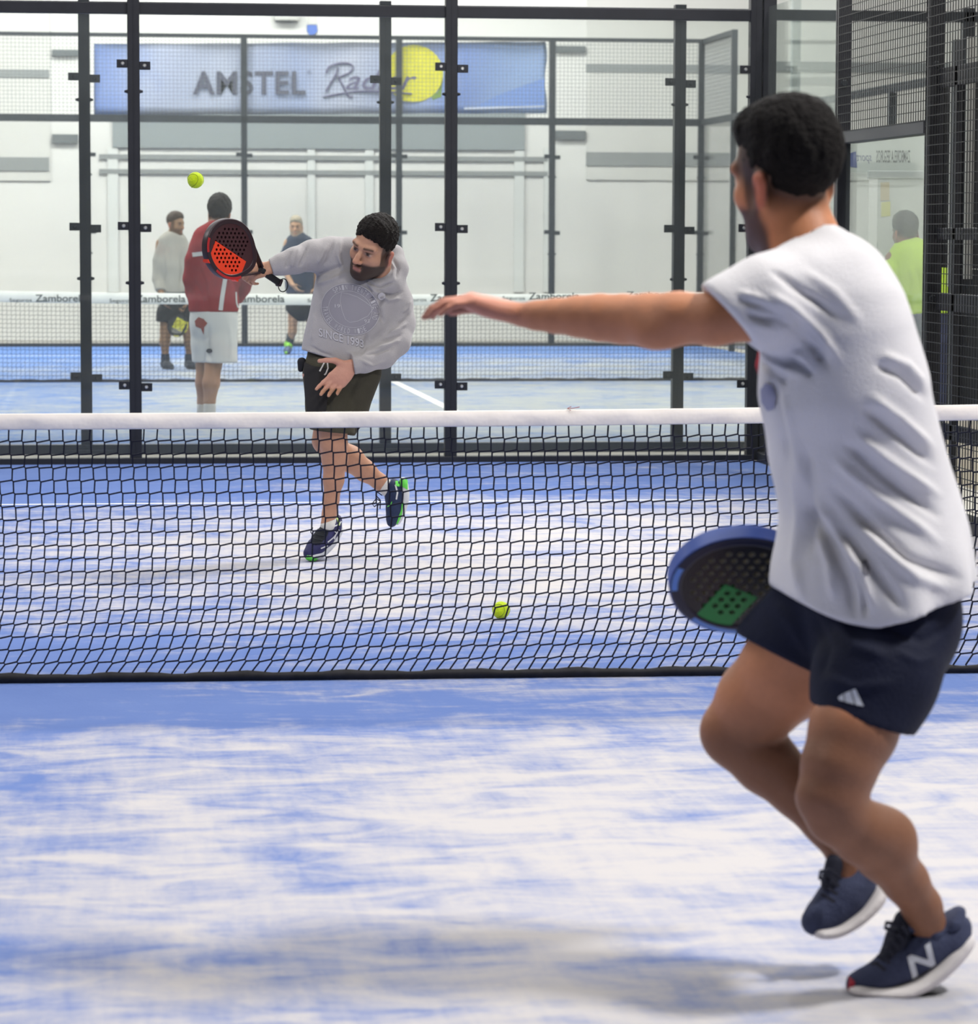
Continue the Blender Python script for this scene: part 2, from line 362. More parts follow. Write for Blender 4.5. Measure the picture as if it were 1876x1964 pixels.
# ---- near court right side wall
SX=TX1+.03
def side_post(y,Z,label):
    t=thing('side_post',label,'post',(SX,y,0))
    bm=bx(SX-.045,SX+.03,y-.045,y+.045,0,Z,.003); obj('post_tube',bm,black,t)
    for z in (2.32,1.13):
        bm=bmesh.new(); cyl(bm,(SX-.012,y-.045,z),(SX-.012,y-.057,z),.021,.014,12); obj('bolt',bm,dgrey,t)
    return t
side_post(7.82,4.0,'black side post just right of the head of the man in white')
side_post(5.80,4.0,'broad black side post right of the man in the yellow shirt')
tag(obj('corner_post',bx(SX-.024,SX+.06,9.96,10.06,0,3.0,.003),black),'black corner post of the near court\'s side wall','post')
tag(obj('glass_panel',bx(SX,SX+.012,7.88,9.92,.062,2.9),glass_side),'side glass panel beside the corner behind the man in white','glass panel')
tag(obj('glass_panel',bx(SX,SX+.012,5.86,7.76,.062,1.97),glass_side),'side glass panel in front of the man in yellow','glass panel')
rail('side_rail',SX-.05,SX+.05,5.85,7.77,1.975,2.04,'dark rail on top of the glass in front of the man in yellow',mat('rail_grey',(72,72,74),.5,.3))
wire_panel('wire_mesh_panel','black wire mesh above the side glass beside the man in white',(SX-.052,5.8,2.04),(0,1,0),(0,0,1),2.0,1.95,.05,.0028,wire_blk)
wire_panel('wire_mesh_panel','black wire mesh of the side gate at the right edge',(SX-.052,3.8,.06),(0,1,0),(0,0,1),2.0,3.95,.05,.0028,wire_blk)
g=thing('side_gate','black steel gate frame behind the wire mesh at the right edge','gate',(SX,5.2,0))
for y in (5.42,4.5): obj('gate_upright',bx(SX+.0,SX+.025,y-.03,y+.03,.061,2.3,.003),black,g)
for (z0,z1) in ((1.43,1.49),(1.07,1.16),(.42,.50),(2.2,2.3)): obj('gate_bar',bx(SX,SX+.025,4.4,5.75,z0,z1,.003),black,g)
rail('side_base_rail',SX-.05,SX+.06,3.8,9.92,-.02,.06,'black floor rail under the side wall at the right edge',black)
# dark lounge partition outside the court
part=mat('partition_black',(20,20,24),.6,0,.3,noise=(5,.2))
pt=thing('partition','black slatted partition outside the court at the right edge','partition',(6.0,9.0,0))
xs0=5.1
obj('panel',bx(xs0,xs0+.06,5.2,8.63,1.26,2.42),part,pt)
obj('panel',bx(xs0,xs0+.06,5.2,8.46,.42,1.255),part,pt)
obj('panel',bx(xs0+.9,xs0+.96,7.9,9.6,.42,2.32),part,pt)
slit_m=mat('bright_slit',(172,172,166),.35,.5)  # pale strips standing in for bright slits of light at the partition
obj('upright',bx(xs0-.05,xs0-.002,8.60,8.64,1.2,2.6),slit_m,pt)
obj('upright',bx(xs0-.05,xs0-.002,8.26,8.29,1.15,2.6),slit_m,pt)
obj('upright',bx(xs0-.05,xs0-.002,8.18,8.26,.42,2.6),mat('upright_grey',(84,86,88),.5,.3),pt)
obj('upright',bx(xs0-.05,xs0-.002,7.92,7.96,1.2,2.6),slit_m,pt)
obj('skirting',bx(xs0-.01,xs0+.04,4.8,8.48,-.02,.418),mat('beige_board',(240,230,214),.7),pt)
# ---- nets
netblk=mat('net_cord',(22,24,40),.7,0,.2)
bandblk=mat('net_hem',(28,27,32),.6,0,.3,noise=(30,.5))
tape_m=mat('net_tape',(250,242,236),.8,0,.2,noise=(9,.06),bump=(11,.9))
def make_net(name,label,x0,x1,xc,yf,ztop,cell,tapeh,hem,rows,shift,r=.0034,tm=None):
    t=thing(name,label,'net',(xc,yf(xc),0))
    n=int((x1-x0)/cell); P=[]
    zt=lambda x: ztop(x)-tapeh+.004
    def K(i,j):
        x=x0+i*cell+shift(j,rows)*cell; zz=zt(x)+(hem*.8-zt(x))*(j/rows)
        zz+=.0018*math.sin(i*2.3+j*1.7); x+=.0012*math.sin(i*1.3+j*2.9)
        return x,zz
    a=.05*cell; b=.06*cell
    for j in range(1,rows):
        L=[]
        for i in range(n):
            x,z=K(i,j); L.append((x-a,yf(x),z+b)); L.append((x+a,yf(x),z-b))
        P.append(L)
    for i in range(n):
        L=[]
        for j in range(rows+1):
            x,z=K(i,j); L.append((x-a,yf(x)+.001,z+b)); L.append((x+a,yf(x)+.001,z-b))
        P.append(L)
    obj('net_mesh',tubes(P,r,4),netblk,t)
    # tape : folded strip, slightly wavy
    V=[];Fc=[];m=int((x1-x0)/.04)
    prof=[(-.0085,0),(-.0115,.004),(-.0105,.6*tapeh),(-.0085,tapeh-.004),(-.003,tapeh),(.006,tapeh-.002),(.012,.5*tapeh),(.007,0)]
    for i in range(m+1):
        x=x0+(x1-x0)*i/m
        for (dy,dz) in prof:
            w=.002*math.sin(x*23+dz*60)+.0015*math.sin(x*51)
            V.append((x,yf(x)+dy+w,ztop(x)-tapeh+dz))
    k=len(prof)
    for i in range(m):
        for c in range(k): Fc.append((i*k+c,i*k+(c+1)%k,(i+1)*k+(c+1)%k,(i+1)*k+c))
    tp=obj('net_tape',mesh_from(V,Fc),tm or tape_m,t,True)
    V=[];Fc=[]
    for i in range(m+1):
        x=x0+(x1-x0)*i/m; w=.003*math.sin(x*17)+.002*math.sin(x*41)
        for (dy,dz) in ((-.008,0.002),(-.011,hem*.6),(-.004,hem+w),(.004,hem+w),(.008,0.002)): V.append((x,yf(x)+dy+w*.5,dz))
    k=5
    for i in range(m):
        for c in range(k): Fc.append((i*k+c,i*k+(c+1)%k,(i+1)*k+(c+1)%k,(i+1)*k+c))
    obj('bottom_band',mesh_from(V,Fc),bandblk,t,True)
    return t,tp
yA=lambda x: .035-.022*x
def ztA(x):
    return .872+.043*((x+.73)/5.0)**2 if True else 0
_sh=np.concatenate([[0],np.cumsum([.08]*7+[.04,.02,0,0,-.02,-.05,-.1,-.14,-.18,-.24,-.34,-.5])])
def shA(j,rows): return float(_sh[min(j,len(_sh)-1)])
net,tapeo=make_net('court_net','black net with white tape across the foreground court',-3.2,4.27,-.73,yA,ztA,.0431,.052,.030,19,shA)
# small red arrow scribbled on the tape
def scr(px,py): return W(px,py,yA(1.5)-.0135)
bm=obj('ink_mark',tubes([[scr(1089,783.5),scr(1100,783),scr(1112,780.5)],[scr(1096,779.5),scr(1088,783.5),scr(1095,787)]],.0013,4),mat('red_ink',(176,70,60),.7),net)
yB=lambda x: NYN
ztB=lambda x: .86+.05*((x-NC)/5.0)**2
tapeB=mat('net_tape_far',(232,236,232),.8,0,.2,noise=(7,.04))
netB,tb=make_net('court_net','black net with lettered white tape on the second court',NX0+.06,NX1-.06,NC,yB,ztB,.043,.108,.03,18,lambda j,r:.0,r=.0026,tm=tapeB)
txt_m=mat('lettering_grey',(84,92,92),.7)
def text_on_plane(name,s,px0,px1,py0,py1,Y,m,parent,off=0.0,shear=0.0,spacing=1.0,mirror=False,depth=0.0):
    v,f=text_mesh(s,1.0,shear,off,spacing)
    v=fit2d(v,px0,px1,py1,py0)
    if mirror: v[:,0]=px0+px1-v[:,0]
    V=[W(a,b,Y) for a,b in v]
    return obj(name,mesh_from(V,f),m,parent)
YT=NYN-.0155
for (xz,w,yc) in ((68,96,573),(260,96,574),(450,96,574),(640,96,574),(825,96,572),(1014,97,569),(1202,97,567),(1390,97,566),(1580,97,565)):
    text_on_plane('lettering','Zamborela',xz,xz+w,yc-8,yc+6,YT,txt_m,netB,off=.012)
    text_on_plane('lettering','Seguros',xz-50,xz-7,yc-1,yc+8,YT,txt_m,netB)
# ---- banner on the distant wall
YB=NY1-.0+.06
def banner_mat():
    m=bpy.data.materials.new('banner_print'); m.use_nodes=True; nt=m.node_tree; N=nt.nodes.new; L=nt.links.new
    b=nt.nodes['Principled BSDF']; b.inputs['Roughness'].default_value=.7
    tc=N('ShaderNodeTexCoord'); sp=N('ShaderNodeSeparateXYZ'); L(tc.outputs['Generated'],sp.inputs[0])
    n=N('ShaderNodeTexNoise'); n.inputs['Scale'].default_value=2.2; n.inputs['Detail'].default_value=2; L(tc.outputs['Object'],n.inputs['Vector'])
    ad=N('ShaderNodeMath'); ad.operation='MULTIPLY_ADD'; ad.inputs[1].default_value=.12; L(n.outputs['Fac'],ad.inputs[0]); L(sp.outputs['X'],ad.inputs[2])
    cr=N('ShaderNodeValToRGB')
    ks=[(.06,(124,152,216)),(.12,(146,168,220)),(.2,(184,194,220)),(.34,(184,192,212)),(.5,(164,178,212)),(.62,(190,196,214)),(.78,(158,174,212)),(.86,(128,154,214)),(1.0,(148,174,218))]
    e=cr.color_ramp.elements
    while len(e)>1: e.remove(e[-1])
    for i,(p,c) in enumerate(ks):
        q=e[0] if i==0 else e.new(p); q.position=p; q.color=(*lin(c),1)
    L(ad.outputs[0],cr.inputs[0]); L(cr.outputs[0],b.inputs['Base Color']); return m
V=[];Fc=[];nb=80
for i in range(nb+1):
    x=180+(1047-180)*i/nb
    for j in range(9):
        y=84+(221-84)*j/8-(i/nb)*4
        sag=.5*math.sin(i*.5)
        p=W(x+(2.5*math.sin(j*1.1) if i==nb else 0),y+sag,YB); p=p+np.array([0,.012*math.sin(i*.35+j*.3),0]); V.append(p)
for i in range(nb):
    for j in range(8): a=i*9+j; Fc.append((a,a+1,a+10,a+9))
bme=mesh_from(V,Fc)
ban=obj('banner',bme,banner_mat(),None,True)
md=ban.modifiers.new('s','SOLIDIFY'); md.thickness=.004; md.offset=1
tag(ban,'long pale blue advertising banner hung across the distant wall','banner')
YL=YB-.022
dkt=mat('banner_dark',(92,94,112),.7); prt=mat('banner_purple',(112,108,140),.7)
text_on_plane('lettering','AMSTEL',370,586,136,182,YL,dkt,ban,off=.022,spacing=1.08)
text_on_plane('lettering','®',589,597,135,143,YL,dkt,ban)
text_on_plane('lettering','adler',664,800,134,172,YL,prt,ban,off=.006,shear=.35)
def stroke(pts,r,m,Y=YL-.002):
    P=[]
    pts=np.array(pts,float); t=np.linspace(0,len(pts)-1,len(pts)*6)
    for k in t:
        i=min(int(k),len(pts)-2); u=k-i
        p0=pts[max(i-1,0)];p1=pts[i];p2=pts[i+1];p3=pts[min(i+2,len(pts)-1)]
        q=.5*((2*p1)+(-p0+p2)*u+(2*p0-5*p1+4*p2-p3)*u*u+(-p0+3*p1-3*p2+p3)*u**3); P.append(W(q[0],q[1],Y))
    return P
obj('lettering',tubes([stroke([(625,176),(634,160),(645,142),(648,130)],.01,prt),stroke([(626,140),(632,128),(650,122),(668,122),(677,128),(672,138),(656,146),(645,148)],.01,prt),stroke([(650,150),(660,168),(668,184),(676,186)],.01,prt),stroke([(620,186),(680,176),(740,176),(790,180)],.006,prt)],.013,6),prt,ban)
bm=bmesh.new(); ring=[]
for k in range(40):
    a=k*2*math.pi/40; rx,ry=57,55
    x=793+rx*math.cos(a); y=141+ry*math.sin(a)
    if x<770: x=770+(x-770)*.9
    ring.append(W(x,y,YL+.004))
poly(bm,ring)
lem=obj('lemon_print',bm,mat('lemon_yellow',(232,226,62),.7,noise=(9,.1)),ban)
bm=bmesh.new(); poly(bm,[W(a,b,YL+.0042) for a,b in ((826,182),(840,176),(849,160),(850,148),(846,186),(830,192))]); obj('leaf_print',bm,mat('leaf_green',(128,160,70),.7),ban)
bm=bmesh.new(); poly(bm,[W(a,b,YL+.003) for a,b in ((905,208),(960,180),(1044,150),(1044,208))]); obj('banner_swoosh',bm,mat('swoosh_blue',(128,160,224),.7),ban)
bm=bmesh.new(); poly(bm,[W(a,b,YL+.002) for a,b in ((890,206),(1044,202),(1044,206),(890,210))]); obj('banner_line',bm,mat('line_white',(206,216,236),.7),ban)
# wall bits on the hall's back wall
t=thing('wall_lamp','small pale lamp fixed high on the hall wall above the banner','lamp',W(548,32,FY1-.05))
a=W(525,40,FY1); b=W(573,24,FY1); obj('housing',bx(a[0],b[0],FY1-.16,FY1,a[2],b[2],.01),mat('lamp_grey',(205,206,202),.5),t)
obj('bracket',bx((a[0]+b[0])/2-.03,(a[0]+b[0])/2+.03,FY1-.05,FY1,b[2],b[2]+.08),dgrey,t)
t=thing('hose_reel_box','small blue shield shaped sign on the hall wall above the banner','sign',W(598,58,FY1-.05))
t.name='wall_sign'
bm=bmesh.new(); poly(bm,[W(x,y,FY1-.03) for x,y in ((589,48),(608,48),(609,60),(604,66),(594,67),(589,60))],(0,.03,0)); obj('sign_plate',bm,mat('sign_blue',(96,128,206),.5),t)
a=W(590,47,FY1); b=W(607,26,FY1); obj('sign_backing',bx(a[0],b[0],FY1-.02,FY1,a[2],b[2]),wallg,t)
# lighting pole of the distant court
a=W(1516,300,27.6); b=W(1532,300,27.6)
tag(obj('light_pole',bx(a[0],b[0],27.55,27.65,-.02,6.2,.004),mat('pole_grey',(150,158,156),.5,.2)),'pale grey lighting pole outside the second court right of the corner','pole')
# folded banner and lettering at the side, seen through the side glass
sb=thing('roll_up_banner','white roll-up stand with upright lettering outside the side glass','banner',W(1720,500,11.02)*np.array([1,1,0]))
Yr=11.02
a=W(1667,330,Yr); b=W(1766,620,Yr)
obj('sheet',bx(a[0],b[0],Yr-.006,Yr+.006,0.03,a[2],.002),mat('roll_white',(214,218,212),.6,noise=(3,.06)),sb)
a2=W(1667,342,Yr); q1=W(1666,342,Yr); q2=W(1679,620,Yr); obj('side_strip',bx(q1[0],q2[0],Yr-.012,Yr-.007,.03,q1[2]),mat('strip_bright',(242,244,240),.5),sb)
bm=bmesh.new(); poly(bm,[W(x,y,Yr-.0085) for x,y in ((1689,350),(1706,349),(1706,384),(1689,385))]); obj('picture_patch',bm,mat('patch_beige',(206,192,160),.7),sb)
bm=bmesh.new(); poly(bm,[W(x,y,Yr-.0085) for x,y in ((1690,388),(1708,386),(1708,414),(1690,416))]); obj('picture_patch',bm,mat('patch_yellow',(214,214,140),.7),sb)
obj('top_bar',bx(a[0]-.01,b[0]+.01,Yr-.02,Yr+.02,a2[2],a[2]+.01,.004),mat('alu',(225,230,228),.35,.6),sb)
obj('foot',bx(a[0],b[0],Yr-.08,Yr+.08,-.02,.03,.006),mat('alu',(225,230,228)),sb)
v,f=text_mesh('Zamborela',1.0,0,.01); v=fit2d(v,0,1,0,1)
obj('lettering',mesh_from([W(1674+10*q[1],478-95*q[0],Yr-.009) for q in v],f),mat('letter_pale',(168,176,172),.7),sb)
ad=thing('hanging_banner','white strip with mirrored lettering hanging outside the side glass','banner',W(1700,300,11.14))
Yh=11.14
a=W(1560,330,Yh); b=W(1775,255,Yh); obj('strip',bx(a[0],b[0],Yh-.004,Yh+.004,a[2],b[2]),mat('strip_white',(214,220,214),.6),ad)
text_on_plane('lettering','ZAMBORELA SEGUROS',1681,1746,288,312,Yh-.006,mat('letter_dark',(58,62,64),.7),ad,mirror=True,off=.01)
text_on_plane('lettering','sport',1643,1672,296,314,Yh-.006,mat('letter_navy',(88,92,130),.7),ad,mirror=True,shear=.2)
bm=bmesh.new(); poly(bm,[W(x,y,Yh-.006) for x,y in ((1618,298),(1642,290),(1644,322),(1620,318))]); obj('logo_patch',bm,mat('logo_blue',(108,118,168),.7),ad)
# ---- balls
ballm=mat('felt_yellow',(206,232,40),.95,0,.1,noise=(40,.08),bump=(120,.6),sheen=.3)
seam=mat('ball_seam',(150,176,40),.8)
def ball(c,r,label):
    bm=bmesh.new(); bmesh.ops.create_uvsphere(bm,u_segments=32,v_segments=20,radius=r)
    o=obj('padel_ball',bm,ballm,None,True); o.location=c; o.rotation_euler=(.9,.6,.4); tag(o,label,'ball','yellow balls')
    P=[]
    for k in range(61):
        t=k/60*2*math.pi
        a,b=.75,.25
        p=np.array([a*math.cos(t)+b*math.cos(3*t),a*math.sin(t)-b*math.sin(3*t),2*math.sqrt(a*b)*math.sin(2*t)]); P.append(p/np.linalg.norm(p)*r)
    s=obj('seam',tubes([P],r*.045,6),seam); s.parent=o
    return o
gb=G(961,1188); ball((gb[0],gb[1],.0352),.0335,'yellow ball lying on the turf behind the net')
ball(W(375,345.5,3.0),.0335,'yellow ball in flight high above the man in red')
g3=G(810,727.5); ball((g3[0],19.6,.0358),.034,'tiny yellow ball on the second court at the foot of its net')
# ---- lamps: court floodlights on the side poles and unseen lights at the hall's ceiling
def area(loc,target,sx,sy,power,col=(1,1,1),name='floodlight'):
    l=bpy.data.lights.new(name,'AREA'); l.shape='RECTANGLE'; l.size=sx; l.size_y=sy; l.energy=power; l.color=col
    o=bpy.data.objects.new(name,l); COL.objects.link(o); o.location=loc
    d=Vector(target)-Vector(loc); o.rotation_euler=d.to_track_quat('-Z','Y').to_euler(); return o
KEY=0.36
for (x,y,tx,ty,p) in ((4.9,-5.6,0,-4,1050),(4.9,6.0,0,4,1050),(-6.3,-6.0,0,-4,260),(-6.3,6.0,0,4,420),(-2.7,16,3,18,650),(8.6,16,3,18,900),(-2.7,27,3,26,900),(8.6,27.6,3,26,900)):
    area((x,y,6.2),(tx,ty,0),1.1,.5,p*KEY,(1,.985,.96))
for y,p in ((-12,0.1),(-2,1500),(8,1100),(18,2400),(29,6300)):  # rearmost unseen light is tilted and boosted to brighten the back wall
    area((0,y,8.85),(0,y+(3 if y>20 else 0),0),14,3.0,p*KEY,(1,.985,.968),'unseen_ceiling_light')
area((10.5,9,8.8),(10.5,9,0),5,3,520*KEY,(1,.98,.95),'unseen_ceiling_light')  # extra unseen light, added to brighten the right side outside the court
# ================================================================== smooth-blended solids for bodies and clothes
def _n(v): v=np.asarray(v,float); return v/max(np.linalg.norm(v),1e-9)
class Solid:
    """a soft union of tapered limbs and ellipsoids, meshed by surface nets"""
    def __init__(s): s.ops=[]
    def cone(s,a,b,ra,rb,k=.02,flat=None,ratio=(1,1),op='u'):
        a=np.asarray(a,float); b=np.asarray(b,float); m=max(ra,rb)*max(1,1/min(ratio[0],ratio[1],1))
        rr=max(ra,rb)*max(1.0,1.0/min(ratio))
        lo=np.minimum(a,b)-rr-.02; hi=np.maximum(a,b)+rr+.02
        s.ops.append(('c',a,b,ra,rb,k,None if flat is None else _n(flat),ratio,op,lo,hi)); return s
    def chain(s,pts,k=.02,flat=None,op='u'):
        """pts: list of (point, radius[, ratio])"""
        for p,q in zip(pts[:-1],pts[1:]):
            s.cone(p[0],q[0],p[1],q[1],k,flat,(p[2] if len(p)>2 else 1.0,q[2] if len(q)>2 else 1.0),op)
        return s
    def ell(s,c,rad,R=None,k=.02,op='u'):
        c=np.asarray(c,float); rad=np.asarray(rad,float); R=np.eye(3) if R is None else np.asarray(R,float)  # rows = axes
        m=max(rad)+.02; s.ops.append(('e',c,rad,R,None,k,None,None,op,c-m,c+m)); return s
    def plane(s,c,n,k=.004):
        """cut away everything on the side the normal points to"""
        s.ops.append(('p',np.asarray(c,float),_n(n),None,None,k,None,None,'cut',None,None)); return s
    def slab(s,c,n,lo,hi,k=.004):
        """like plane but only inside the box lo..hi"""
        s.ops.append(('p',np.asarray(c,float),_n(n),None,None,k,None,None,'cut',np.asarray(lo,float),np.asarray(hi,float))); return s
    def warp(s,fn): s.ops.append(('w',fn)); return s
    def ev(s,P):
        D=np.full(len(P),.5,np.float32)
        for o in s.ops:
            if o[0]=='w':
                m=np.abs(D)<.06
                if m.any(): D[m]+=o[1](P[m]).astype(np.float32)
                continue
            ty,k,op,lo,hi=o[0],o[5],o[8],o[9],o[10]
            if lo is None: idx=slice(None); Q=P
            else:
                e=k+.012
                mk=((P>lo-e)&(P<hi+e)).all(1); idx=np.nonzero(mk)[0]
                if len(idx)==0: continue
                Q=P[idx]
            if ty=='c':
                a,b,ra,rb,fl,rt=o[1],o[2],o[3],o[4],o[6],o[7]
                ab=b-a; L=max(ab@ab,1e-12); t=np.clip((Q-a)@ab/L,0,1); d=Q-(a+t[:,None]*ab); r=ra+t*(rb-ra)
                if fl is not None:
                    q=rt[0]+t*(rt[1]-rt[0]); dn=d@fl; d=d+np.outer(dn*(q-1),fl)
                dist=np.sqrt((d*d).sum(1))-r
                if fl is not None: dist/=np.maximum(1,q)
            elif ty=='e':
                q=(Q-o[1])@o[3].T; k0=np.sqrt(((q/o[2])**2).sum(1)); k1=np.sqrt(((q/o[2]**2)**2).sum(1)); dist=k0*(k0-1)/np.maximum(k1,1e-6)
            else:
                dist=-((Q-o[1])@o[2])     # cut
                cur=D[idx]; nd=-dist
                h=np.clip(.5-.5*(cur-nd)/k,0,1); D[idx]=cur*(1-h)+nd*h+k*h*(1-h); continue
            dist=dist.astype(np.float32); cur=D[idx]
            if op=='u':
                h=np.clip(.5+.5*(dist-cur)/k,0,1); D[idx]=dist*(1-h)+cur*h-k*h*(1-h)
            elif op=='s':
                nd=-dist; h=np.clip(.5-.5*(cur-nd)/k,0,1); D[idx]=cur*(1-h)+nd*h+k*h*(1-h)
        return D
    def bounds(s):
        lo=np.min([o[9] for o in s.ops if o[0] in 'ce' and o[8]=='u'],0); hi=np.max([o[10] for o in s.ops if o[0] in 'ce' and o[8]=='u'],0); return lo,hi
    def mesh(s,vox,iso=0.0,smooth=1):
        lo,hi=s.bounds(); lo=lo-2*vox; n=np.ceil((hi+2*vox-lo)/vox).astype(int)+1
        # coarse pass
        c=4; nc=(n+c-1)//c+1
        g=np.stack(np.meshgrid(*[np.arange(q) for q in nc],indexing='ij'),-1).reshape(-1,3)
        Dc=s.ev(lo+g*(c*vox)).reshape(nc)
        act=np.abs(Dc)<c*vox*2.2
        D=np.repeat(np.repeat(np.repeat(Dc,c,0),c,1),c,2)
        A=np.repeat(np.repeat(np.repeat(act,c,0),c,1),c,2)
        # cell-centred block offset: block i covers fine idx i*c .. i*c+c-1 ; widen mask
        A[c//2:,:,:]|=A[:-(c//2),:,:]; A[:,c//2:,:]|=A[:,:-(c//2),:]; A[:,:,c//2:]|=A[:,:,:-(c//2)]
        ii=np.argwhere(A)
        for st in range(0,len(ii),400000):
            q=ii[st:st+400000]; D[q[:,0],q[:,1],q[:,2]]=s.ev(lo+q*vox)
        D=D-iso
        S=D<0
        sh=np.array(D.shape)
        # cells with sign change
        def corner(a,i,j,k): return a[i:sh[0]-1+i,j:sh[1]-1+j,k:sh[2]-1+k]
        cnt=sum(corner(S,i,j,k).astype(np.int8) for i in (0,1) for j in (0,1) for k in (0,1))
        cell=(cnt>0)&(cnt<8); cid=np.argwhere(cell)
        idx=-np.ones(cell.shape,np.int32); idx[cell]=np.arange(len(cid))
        V=np.zeros((len(cid),3)); wt=np.zeros(len(cid))
        E=[((0,0,0),(1,0,0)),((0,1,0),(1,1,0)),((0,0,1),(1,0,1)),((0,1,1),(1,1,1)),((0,0,0),(0,1,0)),((1,0,0),(1,1,0)),((0,0,1),(0,1,1)),((1,0,1),(1,1,1)),((0,0,0),(0,0,1)),((1,0,0),(1,0,1)),((0,1,0),(0,1,1)),((1,1,0),(1,1,1))]
        for a,b in E:
            pa=cid+a; pb=cid+b; da=D[pa[:,0],pa[:,1],pa[:,2]]; db=D[pb[:,0],pb[:,1],pb[:,2]]
            m=(da<0)!=(db<0); t=np.where(m,da/np.where(np.abs(da-db)<1e-9,1,da-db),0)
            V+=np.where(m[:,None],pa+t[:,None]*(pb-pa),0); wt+=m
        V=lo+V/np.maximum(wt,1)[:,None]*vox
        F=[]
        for ax in range(3):
            sl0=[slice(None)]*3; sl1=[slice(None)]*3; sl0[ax]=slice(0,-1); sl1[ax]=slice(1,None)
            s0=S[tuple(sl0)]; s1=S[tuple(sl1)]; ch=np.argwhere(s0!=s1)
            b,c2=[(1,2),(2,0),(0,1)][ax]
            ok=(ch[:,b]>0)&(ch[:,c2]>0); ch=ch[ok]
            ok=np.ones(len(ch),bool)
            for d in range(3): ok&=ch[:,d]<cell.shape[d]
            ch=ch[ok]
            eb=np.zeros(3,int); eb[b]=1; ec=np.zeros(3,int); ec[c2]=1
            q=[ch-eb-ec,ch-ec,ch,ch-eb]
            f=np.stack([idx[w[:,0],w[:,1],w[:,2]] for w in q],1)
            fl=S[ch[:,0],ch[:,1],ch[:,2]]
            f=np.where(fl[:,None],f,f[:,::-1]); F.append(f[(f>=0).all(1)])
        F=np.concatenate(F)
        # light Laplacian smoothing
        for _ in range(smooth):
            A=np.zeros_like(V); w=np.zeros(len(V))
            for i in range(4):
                a=F[:,i]; b=F[:,(i+1)%4]; np.add.at(A,a,V[b]); np.add.at(A,b,V[a]); np.add.at(w,a,1); np.add.at(w,b,1)
            V=V*.5+.5*A/np.maximum(w,1)[:,None]
        return V,F
def normals(V,F):
    a=V[F[:,2]]-V[F[:,0]]; b=V[F[:,3]]-V[F[:,1]]; n=np.cross(a,b); N=np.zeros_like(V)
    for i in range(4): np.add.at(N,F[:,i],n)
    return N/np.maximum(np.linalg.norm(N,axis=1,keepdims=True),1e-12)
def solid_obj(name,VF,m,parent=None,col=None):
    V,Fc=VF; me=bpy.data.meshes.new(name)
    if name in ('shoe','sole','sock'): V=V.copy(); V[:,2]=np.maximum(V[:,2],.0012)   # the sole presses flat on the ground
    me.vertices.add(len(V)); me.vertices.foreach_set('co',V.astype(np.float32).ravel())
    me.loops.add(Fc.size); me.loops.foreach_set('vertex_index',Fc.astype(np.int32).ravel())
    me.polygons.add(len(Fc)); me.polygons.foreach_set('loop_start',np.arange(0,Fc.size,4,dtype=np.int32)); me.polygons.foreach_set('loop_total',np.full(len(Fc),4,np.int32))
    me.update(calc_edges=True); me.validate()
    if col is not None:
        a=me.color_attributes.new('Col','FLOAT_COLOR','POINT'); a.data.foreach_set('color',np.concatenate([col,np.ones((len(col),1))],1).astype(np.float32).ravel())
    return obj(name,me,m,parent,True)
def pixs(V):
    d=V-CAM; z=d@_fw; return np.stack([PX+F*(d@R2)/z,PY-F*(d@U2)/z],1)
def folds(VF,lines,facing=True):
    """cloth folds: raised ridges / sunken creases along polylines, displaced along the normal.
       lines: (points in photo pixels, width px, height m)"""
    V,Fc=VF; N=normals(V,Fc); p=pixs(V); dsp=np.zeros(len(V))
    vd=(CAM-V); vd/=np.linalg.norm(vd,axis=1,keepdims=True); fac=np.clip(((N*vd).sum(1)+.05)/.3,0,1) if facing else 1.0
    for pts,wd,h in lines:
        pts=np.array(pts,float); best=np.full(len(V),1e9); T=np.zeros(len(V)); n=len(pts)-1
        for i in range(n):
            a,b=pts[i],pts[i+1]; ab=b-a; t=np.clip((p-a)@ab/max(ab@ab,1e-9),0,1); d=np.hypot(*(p-(a+t[:,None]*ab)).T)
            m=d<best; best=np.where(m,d,best); T=np.where(m,(i+t)/n,T)
        tap=np.clip(np.minimum(T,1-T)*6,0,1)*.8+.2
        dsp+=h*np.exp(-(best/wd)**2)*tap
    fac=fac*(1-sm(-N[:,2],.25,.6))
    V=V+N*(dsp*fac)[:,None]
    return V,Fc
def ripple(VF,amp,freq,seed):
    V,Fc=VF; N=normals(V,Fc); r=np.random.default_rng(seed); d=np.zeros(len(V))
    for i in range(6):
        k=r.normal(size=3); k=k/np.linalg.norm(k)*freq*(.6+.8*r.random()); d+=np.sin(V@k+r.random()*6.28)
    return V+N*(amp*d/2.4)[:,None],Fc
def bvh_of(o):
    me=o.data; M=o.matrix_world
    V=np.empty(len(me.vertices)*3,np.float32); me.vertices.foreach_get('co',V); V=V.reshape(-1,3)
    return BVHTree.FromPolygons([tuple(map(float,v)) for v in V],[tuple(p.vertices) for p in me.polygons])
